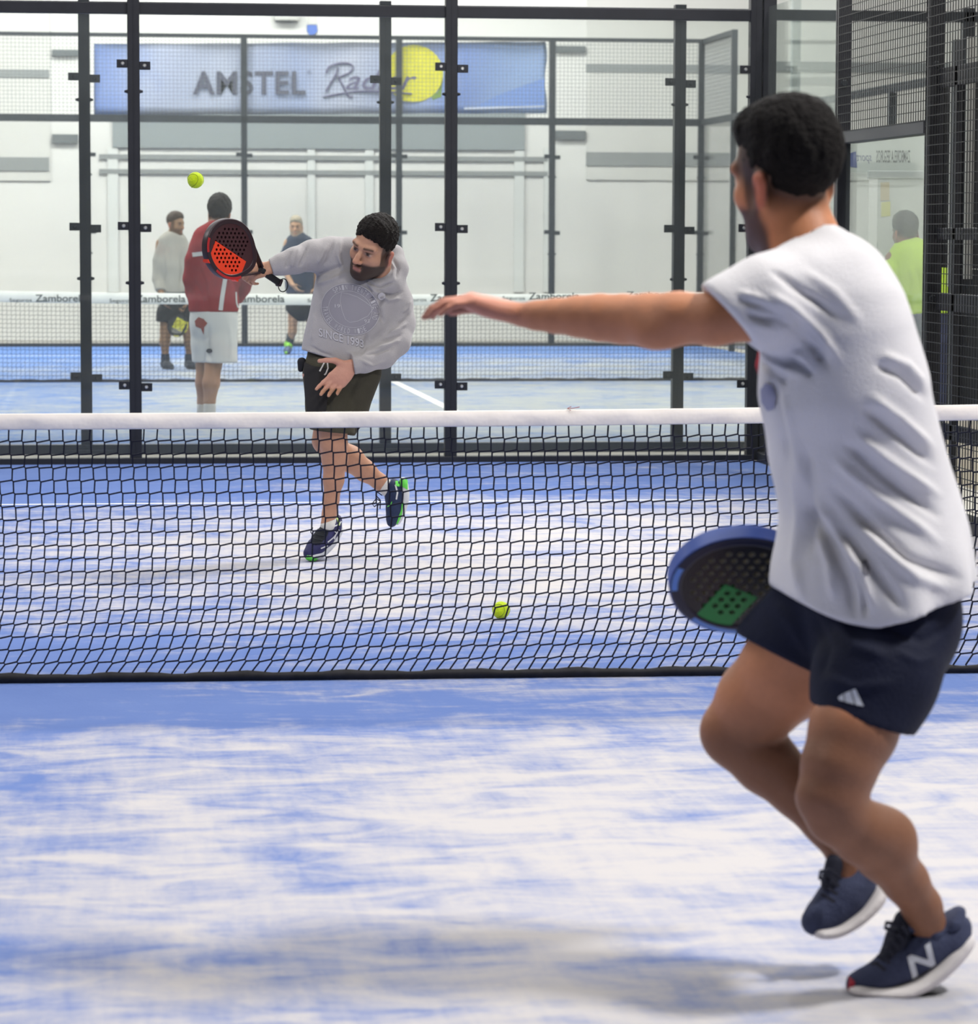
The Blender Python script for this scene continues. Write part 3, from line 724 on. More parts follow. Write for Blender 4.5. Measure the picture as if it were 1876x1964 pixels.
def decal(name,v2,faces,bvh,m,parent,off=.0015,sub=0,maxlen=6.0):
    """thin printed layer that lies on a curved surface: outline in photo pixels, dropped on the mesh"""
    bm=bmesh.new(); vs=[bm.verts.new((float(a),float(b),0)) for a,b in v2]
    for f in faces:
        try: bm.faces.new([vs[i] for i in f])
        except ValueError: pass
    bmesh.ops.triangulate(bm,faces=bm.faces[:])
    for _ in range(sub):
        es=[e for e in bm.edges if e.calc_length()>maxlen]
        if not es: break
        bmesh.ops.subdivide_edges(bm,edges=es,cuts=1); bmesh.ops.triangulate(bm,faces=bm.faces[:])
    dead=[]
    for v in bm.verts:
        d=Vector(ray(v.co.x,v.co.y)).normalized(); h=bvh.ray_cast(Vector(CAM),d)
        if h[0] is None: dead.append(v)
        else:
            n=h[1] if h[1].dot(d)<0 else -h[1]; v.co=h[0]+n*off; v.co.z=max(v.co.z,.0012)
    if dead: bmesh.ops.delete(bm,geom=dead,context='VERTS')
    bmesh.ops.reverse_faces(bm,faces=[f for f in bm.faces if f.normal.dot(Vector(CAM)-f.calc_center_median())<0])
    return obj(name,bm,m,parent,True)
def px_poly(pts): return np.array(pts,float),[tuple(range(len(pts)))]
def px_strip(pts,w,closed=False):
    """band of width w px along a polyline (photo pixels)"""
    P=np.array(pts,float)
    if closed: T=np.roll(P,-1,0)-np.roll(P,1,0)
    else: T=np.gradient(P,axis=0)
    T/=np.maximum(np.linalg.norm(T,axis=1,keepdims=True),1e-9); Nn=np.stack([-T[:,1],T[:,0]],1)*w/2
    V=np.concatenate([P+Nn,P-Nn]); n=len(P); m=n if closed else n-1
    return V,[(i,(i+1)%n,n+(i+1)%n,n+i) for i in range(m)]
def sm(x,a,b): t=np.clip((x-a)/(b-a),0,1); return t*t*(3-2*t)
def frame(fwd,up):
    """rows: left, forward, up for a head or foot"""
    f=_n(fwd); l=_n(np.cross(up,f)); u=np.cross(f,l); return np.stack([l,f,u])
# ================================================================== people
skin=mat('skin',(200,150,122),.5,0,.35,noise=(60,.05),bump=(160,.12),attr='Col')
hairm=mat('hair_dark',(27,24,23),.8,0,.15,noise=(70,.35),bump=(140,1.0))
class Px:
    """photo pixels + depth offset -> metres for one figure"""
    def __init__(s,Y): s.Y=Y
    def p(s,x,y,d=0.0): return W(x,y,s.Y+d)
    def r(s,px,d=0.0): return px*mpp(s.Y+d)
    def ch(s,L,grow=0.0):
        """(px,py,dy,rpx[,ratio]) list -> chain list"""
        return [(s.p(q[0],q[1],q[2]),s.r(q[3]+grow,q[2]))+((q[4],) if len(q)>4 else ()) for q in L]
DEP=(0,1,0)
def sub(S,T,k=.01):
    """soft union with a solid that has cuts of its own"""
    lo,hi=T.bounds(); S.ops.append(('S',T,k,lo,hi)); return S
_ev0=Solid.ev
def _ev(s,P):
    if not any(o[0]=='S' for o in s.ops): return _ev0(s,P)
    ops=s.ops; s.ops=[o for o in ops if o[0]!='S' and o[0]!='w']; D=_ev0(s,P); s.ops=ops
    for o in ops:
        if o[0]=='S':
            d=_ev(o[1],P); h=np.clip(.5+.5*(d-D)/o[2],0,1); D=d*(1-h)+D*h-o[2]*h*(1-h)
        elif o[0]=='w':
            m=np.abs(D)<.06
            if m.any(): D[m]+=o[1](P[m]).astype(np.float32)
    return D
Solid.ev=_ev
_b0=Solid.bounds
def _bd(s):
    L=[(o[3],o[4]) for o in s.ops if o[0]=='S']
    if any(o[0] in 'ce' and o[8]=='u' for o in s.ops if o[0] in 'ce'): L.append(_b0(s))
    return np.min([a for a,b in L],0),np.max([b for a,b in L],0)
Solid.bounds=_bd
# ---------------------------------------------------------------- head
def head(S,c,R,s=1.0,face=True,jaw=1.0):
    """R rows: left, forward, up.  c: level of the eyes' axis inside the skull"""
    T=lambda x,y,z: c+s*(R[0]*x+R[1]*y+R[2]*z)
    e=lambda p,r,k=.02,op='u': S.ell(T(*p),np.array(r)*s,R,k*s,op)
    e((0,-.008,.042),(.076,.099,.086)); e((0,.034,-.038),(.060,.060,.082),.03)
    for m in (-1,1):
        S.cone(T(m*.050,.004,-.050),T(m*.018,.070,-.094*jaw),.026*s,.022*s,.03*s)
        e((m*.044,.058,-.020),(.022,.026,.024),.025)
    e((0,.078,-.098*jaw),(.022,.018,.018),.02)
    if face:
        S.chain([(T(-.050,.074,.030),.011*s),(T(-.022,.090,.028),.011*s),(T(.022,.090,.028),.011*s),(T(.050,.074,.030),.011*s)],.014*s)
        for m in (-1,1): e((m*.032,.103,.008),(.019,.017,.012),.014,'s')
        for m in (-1,1): e((m*.032,.080,.007),(.0165,.0125,.0115),.004)
        S.chain([(T(0,.092,.016),.008*s),(T(0,.108,-.008),.010*s),(T(0,.122,-.028),.0125*s)],.010*s)
        for m in (-1,1): e((m*.0135,.106,-.033),(.009,.012,.009),.007)
        e((0,.098,-.059),(.025,.010,.0065),.006); e((0,.096,-.071),(.021,.011,.008),.006)
        e((0,.112,-.065),(.024,.008,.002),.004,'s')
    for m in (-1,1):
        e((m*.077,-.010,-.016),(.009,.020,.033),.008); e((m*.081,-.014,.000),(.008,.019,.018),.006)
        e((m*.087,-.004,-.014),(.006,.010,.017),.005,'s')
    return T
def head_local(V,c,R,s): return (V-c)@R.T/s
def head_cols(V,C,c,R,s,beard=None,stub=None,brow=(44,32,28),hairline=None,eyes=True,ear=(196,112,96)):
    q=head_local(V,c,R,s); x,y,z=np.abs(q[:,0]),q[:,1],q[:,2]
    hd=(np.abs(q)<(.14,.16,.16)).all(1)
    def mix(w,col):
        w=np.where(hd,w,0)[:,None]; C[:]=C*(1-w)+w*np.array(lin(col))
    mix(.55*sm(x,.074,.082)*sm(z,-.058,-.038)*(1-sm(y,.02,.05)),ear)
    mix(.25*np.exp(-((x/.02)**2+((y-.12)/.025)**2+((z+.03)/.02)**2)),(205,120,100))
    if stub is not None: # shaved fade between hair and skin
        w=sm(z-hairline(y),-.038,.006)*(1-sm(y,.06,.085))*(1-sm(x,.079,.083)*(1-sm(z,.02,.05))); mix(.85*w,stub)
    if beard is not None:
        j=(1-sm(z,-.048,-.030))*sm(y,-.012,.012)*sm(z,-.135,-.12)
        side=sm(x,.048,.060)*sm(y,-.008,.004)*(1-sm(y,.034,.046))*(1-sm(z,.06,.07))*sm(z,-.07,-.05)
        mous=np.exp(-((z+.049)/.007)**2)*(1-sm(x,.026,.034))*sm(y,.085,.095)
        lip=np.exp(-((z+.065)/.009)**2)*(1-sm(x,.017,.022))*sm(y,.09,.1)
        w=np.clip(np.maximum(np.maximum(j,side*.9),mous),0,1)*(1-.85*lip); mix(.93*w,beard)
        mix(.7*lip,(176,110,102))
    if eyes:
        a=x-.032
        mix(.9*np.exp(-(((z-.028-.010*(1-((x-.03)/.03)**2)*.4)/.0055)**2))*sm(x,.010,.015)*(1-sm(x,.050,.056))*sm(y,.05,.07),brow)
        ew=np.exp(-((a/.014)**4+((z-.007)/.0048)**4))*sm(y,.074,.082)
        mix(.8*ew,(182,170,164)); mix(.95*np.exp(-((a/.0085)**4+((z-.008)/.0062)**4))*sm(y,.074,.082),(30,22,20))
        mix(.8*np.exp(-((z-.0145)/.003)**2)*np.exp(-(a/.017)**4)*sm(y,.07,.08),(40,28,26))
        mix(.25*np.exp(-(((z+.004)/.006)**2+(a/.016)**2))*sm(y,.07,.08),(130,84,72))
    return C
def hair(name,parent,c,R,s,m,vox,top=.0,line=None,rough=.004,side=0.0,seed=1):
    S=Solid(); T=lambda x,y,z: c+s*(R[0]*x+R[1]*y+R[2]*z)
    S.ell(T(0,-.010,.048+top*.4),np.array((.080+side,.103+side*.6,.090+top*.6))*s,R)
    S.ell(T(0,.030,.088+top*.5),np.array((.058,.052,.040+top*.4))*s,R,.03*s)
    for (p,n) in (line or [((0,.0,.012),(0,.62,-.785))]): S.plane(T(*p),R.T@_n(n),.012*s)
    r=np.random.default_rng(seed); ks=r.normal(size=(9,3)); ks/=np.linalg.norm(ks,axis=1)[:,None]; ks*=np.array([150,190,230,270,320,360,420,480,540])[:,None]; ph=r.random(9)*6.28
    S.warp(lambda P: rough*sum(np.sin(P@k+f) for k,f in zip(ks,ph))/3.0)
    return solid_obj(name,S.mesh(vox),m,parent)
# ---------------------------------------------------------------- hands
def hand(S,wrist,d,n,side,s=1.0,curl=((.35,.4,.3),)*4,spread=.06,thumb=None,k=.004,palm=True):
    """d: towards the fingers, n: out of the palm, side: towards the thumb; all separate fingers"""
    d=_n(d); side=_n(np.asarray(side)-d*np.dot(side,d)); n2=np.cross(d,side); n=n2 if np.dot(n2,n)>0 else -n2
    w=np.asarray(wrist,float); offs=(.029,.0095,-.0105,-.029); kn=(.088,.092,.087,.078)
    seg=((.043,.026,.021),(.047,.030,.022),(.044,.028,.021),(.034,.021,.019)); rad=(.0098,.0102,.0096,.0086)
    for i in range(4):
        b0=w+s*(side*offs[i]*.55+d*.012); kp=w+s*(side*offs[i]+d*kn[i]-n*.004)
        S.cone(b0,kp,.0155*s,.0125*s,.012*s)
        dd=_n(d+side*spread*offs[i]/.01*.35); p=kp; ang=0
        for j in range(3):
            ang+=curl[i][j]; v=dd*math.cos(ang)+n*math.sin(ang); q=p+v*seg[i][j]*s
            S.cone(p,q,rad[i]*s*(1-.10*j),rad[i]*s*(1-.10*(j+1)),k*s if j else .008*s); p=q
    S.ell(w+s*(d*.050+side*.0+n*.004),np.array((.036,.045,.016))*s,np.stack([side,d,n]),.014*s)
    tb=w+s*(side*.020+d*.020+n*.006)
    if thumb is None: thumb=(side*.75+d*.55+n*.25,side*.35+d*.85+n*.3,d*.9+side*.15+n*.35)
    p=tb
    for j,(L,r) in enumerate(((.044,.0145),(.036,.0112),(.028,.0098))):
        q=p+_n(thumb[j])*L*s; S.cone(p,q,r*s,r*s*.9,.010*s if j==0 else .004*s); p=q
def R_of(F_,U_): return frame(F_,U_)
# ---------------------------------------------------------------- rackets
def curve_mesh(splines,extr,bev=0.0,res=2):
    cu=bpy.data.curves.new('c','CURVE'); cu.dimensions='2D'; cu.fill_mode='BOTH'; cu.extrude=extr; cu.bevel_depth=bev; cu.bevel_resolution=res
    for pts in splines:
        sp=cu.splines.new('POLY'); sp.points.add(len(pts)-1); sp.use_cyclic_u=True
        for q,p in zip(sp.points,pts): q.co=(p[0],p[1],0,1)
    o=bpy.data.objects.new('c',cu); COL.objects.link(o)
    me=bpy.data.meshes.new_from_object(o.evaluated_get(bpy.context.evaluated_depsgraph_get()))
    bpy.data.objects.remove(o); bpy.data.curves.remove(cu); return me
def racket(label,c,h,n,face_m,rim_m,rim2_m,grip_m,patch=None,s=1.0,group=None,band=None,lining=None):
    """padel racket: c centre of the head, h towards the handle, n face normal"""
    h=_n(h); n=_n(np.asarray(n)-h*np.dot(n,h)); w=np.cross(n,h)
    t=thing('padel_racket',label,'racket',(0,0,0),group)
    M=Matrix(((w[0],h[0],n[0],c[0]),(w[1],h[1],n[1],c[1]),(w[2],h[2],n[2],c[2]),(0,0,0,1)))@Matrix.Scale(s,4)
    def put(name,me,m,smooth=False):
        me.transform(M); return obj(name,me,m,t,smooth)
    def outline(sc,N=72):
        P=[]
        for k in range(N):
            a=2*math.pi*k/N; x=.130*math.cos(a); y=.145*math.sin(a)
            if y>0: x*=1-.30*(y/.145)**2.2; y*=1.05
            P.append((x*sc,y*sc))
        return P
    put('frame',curve_mesh([outline(1.0),outline(.90)],.014,.005),rim_m,True)
    holes=[]
    for i in range(-4,5):
        for j in range(-5,4):
            x=i*.0205+(.010 if j%2 else 0); y=j*.0205+.004
            if (x/.098)**2+(y/.108)**2<1: holes.append((x,y))
    sp=[outline(.905)]+[[(x+.0062*math.cos(a*.5236),y+.0062*math.sin(a*.5236)) for a in range(12)] for x,y in holes]
    fm=curve_mesh(sp,.0165)
    fo=put('face',fm,[face_m]+([lining] if lining else []))
    if lining:
        iv=Matrix(M).inverted().to_3x3(); 
        for pl in fm.polygons:
            nn=(iv@pl.normal).normalized()
            if abs(nn.z)<.5 and (iv@(pl.center-Vector(M.translation))).to_2d().length<.112*1.02: pl.material_index=1
    if band: put('rim_band',curve_mesh([outline(1.05),outline(.985)],.0165),band)
    if patch is not None:
        (x0,x1,y0,y1),pm=patch
        o_=[(x0,y0),(x1,y0),(x1,y1),(x0,y1)]
        sp=[o_]+[[(x+.0062*math.cos(a*.5236),y+.0062*math.sin(a*.5236)) for a in range(12)] for x,y in holes if x0+.008<x<x1-.008 and y0+.008<y<y1-.008]
        put('face_patch',curve_mesh(sp,.0172),pm)
    for k,(a0,a1) in enumerate(((2.3,3.4),(4.1,4.6))):
        P=[(.1325*math.cos(a),.1475*math.sin(a)) for a in np.linspace(a0,a1,16)]; Q=[(.121*math.cos(a),.135*math.sin(a)) for a in np.linspace(a1,a0,16)]
        put('rim_guard',curve_mesh([P+Q],.0192),rim2_m)
    for m in (-1,1): put('bridge',curve_mesh([[(m*.080,.112),(m*.092,.095),(m*.018,.205),(m*.006,.205)]],.015),rim_m)
    bm=bmesh.new(); box(bm,(0,.265,0),(.030,.13,.026),bev=.008); me=bpy.data.meshes.new('g'); bm.to_mesh(me); bm.free(); put('grip',me,grip_m,True)
    bm=bmesh.new(); box(bm,(0,.334,0),(.036,.014,.032),bev=.005); me=bpy.data.meshes.new('g'); bm.to_mesh(me); bm.free(); put('butt_cap',me,rim_m,True)
    P=[M@Vector((.0+.03*math.sin(a),.36-.028*math.cos(a),.0)) for a in np.linspace(0,6.28,20)]
    obj('wrist_cord',tubes([[tuple(p) for p in P]],.0025,6),grip_m,t)
    return t
# ================================================================== 1. the man in white in the foreground
A=Px(-4.39)
FY=A.Y
hR=R_of((-.50,.85,-.10),(-.10,-.02,1)); hc=A.p(1512,343,.02); hs=1.10
B=Solid()
T=head(B,hc,hR,hs)
B.chain(A.ch([(1524,405,.02,62),(1540,470,.01,70),(1575,540,0,88)]),.03)
B.chain(A.ch([(1580,545,-.05,88,1.0),(1615,640,-.05,124,1.0),(1625,760,-.03,136,1.05),(1650,900,0,140,1.1),(1675,1040,0,140,1.1),(1690,1150,0,128,1.1)]),.03,DEP)
# left arm, stretched towards the net
larm=[(1510,585,-.10,58),(1440,602,-.135,52),(1370,612,-.12,51),(1300,610,-.08,50),(1245,614,-.04,51),(1195,612,0,47),(1150,609,.025,44.5),(1110,607,.045,39),(1065,606,.07,32.5),(1030,605,.09,27.5),(1000,604,.11,24)]
B.chain(A.ch(larm),.012)
B.ell(A.p(1262,640,-.075),(.034,.03,.026),None,.03)
hand(B,A.p(992,600,.115),(-1,.12,.22),(-.15,.1,-1),(0,1,.15),1.02,((.34,.50,.35),(.30,.46,.35),(.28,.42,.3),(.25,.36,.3)),.05,
     ((-.85,.5,.12),(-.95,.25,.0),(-.95,.05,-.25)))
# right arm, on the far side, holding the racket at the hip
B.chain(A.ch([(1560,580,.16,72),(1575,640,.22,58),(1590,840,.32,44),(1600,930,.34,40),(1604,1070,.36,27)]),.03)
hand(B,A.p(1606,1078,.365),(.1,.1,-1),(-.6,-.6,-.3),(-.7,.3,.2),1.0,((1.1,1.2,.8),)*4,.02,((-.5,-.5,-.6),(-.2,-.9,-.3),(.3,-.8,-.3)))
# legs
nleg=[(1710,1190,-.03,108),(1676,1310,-.09,86),(1637,1400,-.15,87),(1610,1470,-.17,75),(1597,1530,-.18,66),(1606,1560,-.175,62),(1655,1598,-.15,62),(1695,1635,-.12,57),(1737,1690,-.08,45),(1768,1738,-.05,39),(1780,1775,-.03,38)]
fleg=[(1610,1190,.08,125),(1520,1280,.14,100),(1455,1345,.19,84),(1412,1395,.22,64),(1412,1415,.22,60),(1470,1462,.20,63),(1530,1515,.18,54),(1585,1580,.16,44),(1622,1640,.14,34),(1622,1690,.13,32)]
B.chain(A.ch(nleg),.014); B.chain(A.ch(fleg),.014)
for q in ((1566,1528,-.19,32),(1382,1408,.21,34)): B.ell(A.p(*q[:3]),np.full(3,A.r(q[3])),None,.03)
B.ell(A.p(1706,1600,-.13),np.full(3,A.r(44)),None,.05)
VF=B.mesh(.0065,smooth=2)
V=VF[0]; C=np.tile(np.array(lin((208,140,102))),(len(V),1))
hl=lambda y: .012+.79*y
head_cols(V,C,hc,hR,hs,beard=(62,46,42),stub=(40,34,32),hairline=lambda y: -.008+.52*y,eyes=True,ear=(188,92,78))
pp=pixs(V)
def tint(C,w,col): C[:]=C*(1-w[:,None])+w[:,None]*np.array(lin(col))
tint(C,.45*(1-sm(pp[:,0],930,1040))*(pp[:,1]<700),(222,152,142))           # paler, pinker hand
tint(C,.72*sm(pp[:,1],1320,1440),(104,76,62))                                     # leg hair, with the legs' shade painted in
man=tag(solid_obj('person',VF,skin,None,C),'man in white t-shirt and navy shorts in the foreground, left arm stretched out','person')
S=Solid(); Th=lambda x,y,z: hc+hs*(hR[0]*x+hR[1]*y+hR[2]*z)
S.ell(Th(0,-.020,.048),np.array((.0795,.101,.092))*hs,hR); S.ell(Th(0,-.012,.092),np.array((.070,.084,.052))*hs,hR,.02); S.ell(Th(0,.045,.092),np.array((.060,.045,.044))*hs,hR,.02)
S.plane(Th(0,.080,.06),hR.T@_n((0,1,-.25)),.012)
_r3=np.random.default_rng(3); _ks=_r3.normal(size=(8,3)); _ks/=np.linalg.norm(_ks,axis=1)[:,None]; _ks*=np.array([120,170,220,270,330,390,460,540])[:,None]
S.warp(lambda P: .0008*sum(np.sin(P@k+i) for i,k in enumerate(_ks)))
solid_obj('hair',S.mesh(.0055),hairm,man)
# t-shirt
shirt_m=mat('white_cotton',(238,235,238),.85,0,.2,noise=(30,.015),bump=(220,.25),sheen=.2)
S=Solid()
S.chain(A.ch([(1560,492,-.02,72,1.0),(1592,545,-.05,100,.95),(1600,590,-.06,122,.97),(1606,635,-.06,140,.98),(1618,740,-.045,160,1.0),(1640,860,-.01,162,1.0),(1665,960,.02,165,.98),(1677,1040,.025,178,.97),(1676,1110,.01,192,.98),(1676,1190,0,200,.97)]),.035,DEP)
sl=Solid(); sl.chain(A.ch([(1530,562,-.10,98),(1470,580,-.13,88),(1405,602,-.135,73),(1330,628,-.11,66)]),.03)
sl.plane(A.p(1394,603,-.13),(-.75,0,-.66),.004)
sub(S,sl,.035)
S.chain(A.ch([(1580,555,.10,92),(1560,600,.20,76),(1570,690,.25,64)]),.03)
S.warp(lambda P: np.where(P[:,2]<A.p(1676,1000)[2],.012*np.sin((P[:,0]-1.5)*38+P[:,1]*25)*sm(-P[:,2],-A.p(0,1000)[2],-A.p(0,1170)[2]),0))
hem=lambda P: None
# hem: lowest at the middle, rising to the front and the back
def hemcut(P):
    x=(P[:,0]-A.p(1640,1180)[0]); z0=A.p(1640,1183)[2]
    return z0+np.where(x<0,.62*x*x*4+0*x,.28*x)*1.0-P[:,2]
S.ops.append(('w',lambda P: np.zeros(len(P))))
_base=S
class Cut(Solid):
    """a solid with a curved cut"""
    def __init__(s,b,fn): s.b=b; s.fn=fn; s.ops=[]
    def ev(s,P): return np.maximum(s.b.ev(P),s.fn(P).astype(np.float32))
    def bounds(s): return s.b.bounds()
Sh=Cut(S,hemcut)
neck=Solid().chain(A.ch([(1500,380,0,60),(1535,470,0,77)]),.02)
class Sub2(Solid):
    def __init__(s,b,c,off): s.b=b; s.c=c; s.off=off; s.ops=[]
    def ev(s,P): return np.maximum(s.b.ev(P),-(s.c.ev(P)-s.off))
    def bounds(s): return s.b.bounds()
Sh=Sub2(Sh,neck,.0)
VF=Sh.mesh(.006,smooth=2)
VF=folds(VF,[(a_,b_*.85,c_*1.45) for a_,b_,c_ in [
 ([(1470,560),(1520,590),(1575,640),(1610,690)],9,.006),([(1455,600),(1510,625),(1560,668),(1590,705)],8,-.007),([(1445,620),(1500,650),(1545,690)],8,.006),
 ([(1440,640),(1490,668),(1540,705),(1560,725)],7,-.006),([(1500,540),(1560,575),(1610,610)],9,-.005),([(1430,600),(1470,616),(1520,650)],8,-.006),([(1540,520),(1600,560),(1650,620)],12,.004),
 ([(1450,660),(1480,690),(1530,720)],7,.006),([(1455,690),(1480,715),(1510,735)],6,-.005),
 ([(1690,680),(1740,700),(1775,740)],9,.006),([(1680,700),(1730,722),(1775,765)],8,-.007),([(1670,760),(1725,800),(1790,860)],10,.007),([(1660,785),(1720,832),(1790,890)],9,-.008),
 ([(1640,830),(1700,880),(1800,950)],11,.008),([(1620,850),(1690,910),(1800,990)],10,-.009),([(1600,880),(1680,950),(1800,1040)],12,.008),([(1590,930),(1660,1000),(1740,1070),(1840,1110)],11,-.009),
 ([(1560,950),(1610,1020),(1650,1100),(1680,1170)],13,.009),([(1545,970),(1590,1040),(1625,1110),(1640,1180)],11,-.010),([(1600,1000),(1650,1060),(1690,1110),(1730,1165)],12,-.010),([(1570,1010),(1590,1080),(1600,1150)],10,.007),
 ([(1640,1000),(1690,1050),(1760,1110),(1820,1130)],12,.007),([(1520,900),(1535,990),(1525,1080),(1540,1150)],12,.008),([(1545,860),(1560,950),(1555,1060)],11,-.007),([(1500,760),(1525,850),(1540,930)],12,.005),([(1480,720),(1500,800),(1515,880)],9,-.005),
 ([(1660,1180),(1655,1130),(1640,1080)],7,-.008),
 ([(1480,520),(1530,548),(1585,590)],7,-.005),([(1420,575),(1465,590),(1510,612)],6,-.005),([(1415,560),(1460,572),(1500,590)],6,.004),([(1425,625),(1480,655),(1530,690)],6,.005)]])
shirt=solid_obj('t_shirt',VF,shirt_m,man)
bv=bvh_of(shirt)
decal('chest_print',*px_poly([(1470,735),(1482,738),(1490,760),(1487,782),(1474,788),(1463,772),(1461,748)]),bv,mat('print_blue',(168,170,200),.8),shirt,.003,2,8)
decal('care_label',*px_poly([(1652,1078),(1661,1074),(1667,1092),(1664,1104),(1655,1100)]),bv,mat('tag_grey',(120,118,128),.8),shirt,.003,2,8)
tr=Solid(); tr.chain(A.ch([(1459,676,.03,7),(1457,700,.03,7),(1459,720,.03,6)]),.01); solid_obj('chest_trim',tr.mesh(.005),mat('trim_red',(196,70,80),.8),shirt)
# shorts
navy=mat('navy_cloth',(20,25,48),.75,0,.25,noise=(18,.12),bump=(150,.25))
S=Solid()
S.chain(A.ch([(1675,1060,0,125,1.0),(1685,1140,0,150,1.02),(1690,1200,0,152,1.02)]),.03,DEP)
n1=Solid(); n1.chain(A.ch([(1718,1190,-.03,130),(1678,1300,-.10,121),(1640,1420,-.15,100)]),.03); n1.plane(A.p(1650,1380,-.14),(-.30,0,-.954),.004)
f1=Solid(); f1.chain(A.ch([(1610,1170,.08,132),(1520,1262,.14,116),(1440,1350,.2,104)]),.03); f1.plane(A.p(1487,1252,.16),(-.447,0,-.894),.004)
sub(S,n1,.02); sub(S,f1,.012)
VF=S.mesh(.0065,smooth=2)
VF=folds(VF,[([(1560,1180),(1590,1240),(1575,1300)],9,-.005),([(1600,1180),(1640,1240),(1700,1260)],10,.006),([(1700,1200),(1770,1230),(1820,1200)],9,-.006),([(1580,1300),(1640,1320),(1720,1310)],10,.005),([(1480,1150),(1520,1200),(1560,1270)],10,.005),([(1720,1250),(1760,1270),(1800,1260)],8,.005)])
sh=solid_obj('shorts',VF,navy,man)
bv=bvh_of(sh)
wl=mat('logo_white',(225,228,236),.7)
q=lambda x,y:(1280+x/2.958,1300+y/2.958)
for (a,b,c,d) in (((970,112),(1000,90),(1006,135),(978,128)),((1006,88),(1040,72),(1062,150),(1012,138)),((1046,68),(1070,64),(1114,162),(1070,154))):
    decal('logo_bar',*px_poly([q(*a),q(*b),q(*c),q(*d)]),bv,wl,sh,.0015,1,8)
# shoes
shoe_m=mat('shoe_slate',(70,76,104),.75,0,.25,noise=(60,.12),bump=(260,.5))
shoe_d=mat('shoe_lining',(34,36,52),.8)
sole_m=mat('shoe_sole',(232,226,226),.6,0,.3)
red_m=mat('shoe_red',(178,48,66),.6)
def resamp(L,n=18):
    L=np.array([tuple(q)+((1.0,) if len(q)<5 else ()) for q in L],float); t=np.linspace(0,len(L)-1,n); out=[]
    for k in t:
        i=min(int(k),len(L)-2); u=k-i; p0=L[max(i-1,0)];p1=L[i];p2=L[i+1];p3=L[min(i+2,len(L)-1)]
        out.append(.5*((2*p1)+(-p0+p2)*u+(2*p0-5*p1+4*p2-p3)*u*u+(-p0+3*p1-3*p2+p3)*u**3))
    return out
def px_shoe(parent,PP,up,sole,vox,um,sm_,wid=1.0,cut=None,smooth=2):
    S=Solid(); S.chain(PP.ch(up),.02,DEP)
    if cut is not None:
        for (p,n) in cut: S.plane(PP.p(*p),n,.006)
    u=solid_obj('shoe',S.mesh(vox,smooth=smooth),um,parent)
    S=Solid(); S.chain(PP.ch(resamp(sole)),.012,DEP); s=solid_obj('sole',S.mesh(vox,smooth=smooth),sm_,u)
    return u,s
u,s=px_shoe(man,A,[(1838,1775,-.02,26),(1822,1800,-.02,40),(1775,1815,-.02,47),(1730,1846,-.02,41),(1690,1872,-.02,31),(1652,1884,-.02,22),(1640,1888,-.02,18)],
   [(1634,1895,-.02,11,.30),(1690,1899,-.02,10,.24),(1735,1893,-.02,14,.26),(1785,1866,-.02,18,.36),(1825,1830,-.02,19,.42),(1856,1800,-.02,13,.42)],.0055,shoe_m,sole_m,
   cut=[((1790,1775,-.02),(-.30,0,.95))])
S=Solid(); S.chain(A.ch([(1836,1756,-.02,22),(1842,1770,-.02,24)]),.01,DEP); 
tg=Solid(); tg.chain(A.ch([(1735,1765,-.03,22,1.0),(1722,1800,-.03,20,.8),(1700,1835,-.03,16,.7)]),.02,DEP); solid_obj('tongue',tg.mesh(.0055),shoe_d,u)
cl=Solid(); cl.chain(A.ch([(1742,1772,-.02,17,.45),(1785,1786,-.02,15,.40),(1825,1768,-.02,15,.45),(1841,1748,-.02,12,.5)]),.02,DEP); solid_obj('collar',cl.mesh(.0055),shoe_m,u)
bv=bvh_of(u)
v,f=text_mesh('N',1.0,.25,.03); v=fit2d(v,-33,33,20,-20); a=math.radians(-33); v=np.stack([1767+v[:,0]*math.cos(a)-v[:,1]*math.sin(a),1842+v[:,0]*math.sin(a)+v[:,1]*math.cos(a)],1)
decal('logo_letter',v,f,bv,wl,u,.002,2,8)
decal('toe_cap',*px_poly([(1619,1878),(1630,1873),(1641,1884),(1638,1897),(1630,1904),(1619,1899)]),bv,red_m,u,.003,1,8)
P=[]
for k in range(6):
    a=np.array(A.p(1728-11*k,1775+15*k,-.07)); b=np.array(A.p(1742-9*k,1790+14*k,-.065)); m=(a+b)/2+np.array([-.006,-.008,.01]); P.append([a,m,b])
P.append([A.p(1722,1772,-.07),A.p(1700,1770,-.08),A.p(1698,1780,-.08),A.p(1720,1785,-.07)])
obj('laces',tubes(P,.0042,5),shoe_d,u)
u,s=px_shoe(man,A,[(1650,1662,.14,28),(1640,1690,.14,40),(1618,1718,.13,44),(1590,1748,.12,37),(1568,1764,.11,27),(1560,1770,.11,21)],
   [(1566,1786,.11,10,.30),(1600,1782,.12,11,.28),(1640,1758,.13,13,.30),(1675,1725,.14,14,.36),(1690,1700,.15,10,.4)],.0055,shoe_m,sole_m,cut=[((1630,1655,.14),(-.2,0,.98))])
tg=Solid(); tg.chain(A.ch([(1602,1655,.12,20,1.0),(1590,1695,.11,17,.8)]),.02,DEP); solid_obj('tongue',tg.mesh(.0055),shoe_d,u)
P=[[A.p(1588-4*k,1668+16*k,.06),A.p(1598-4*k,1672+16*k,.05),A.p(1612-4*k,1684+15*k,.07)] for k in range(4)]; P.append([A.p(1590,1668,.06),A.p(1574,1672,.05),A.p(1572,1684,.05),A.p(1588,1690,.06)])
obj('laces',tubes(P,.004,5),shoe_d,u)
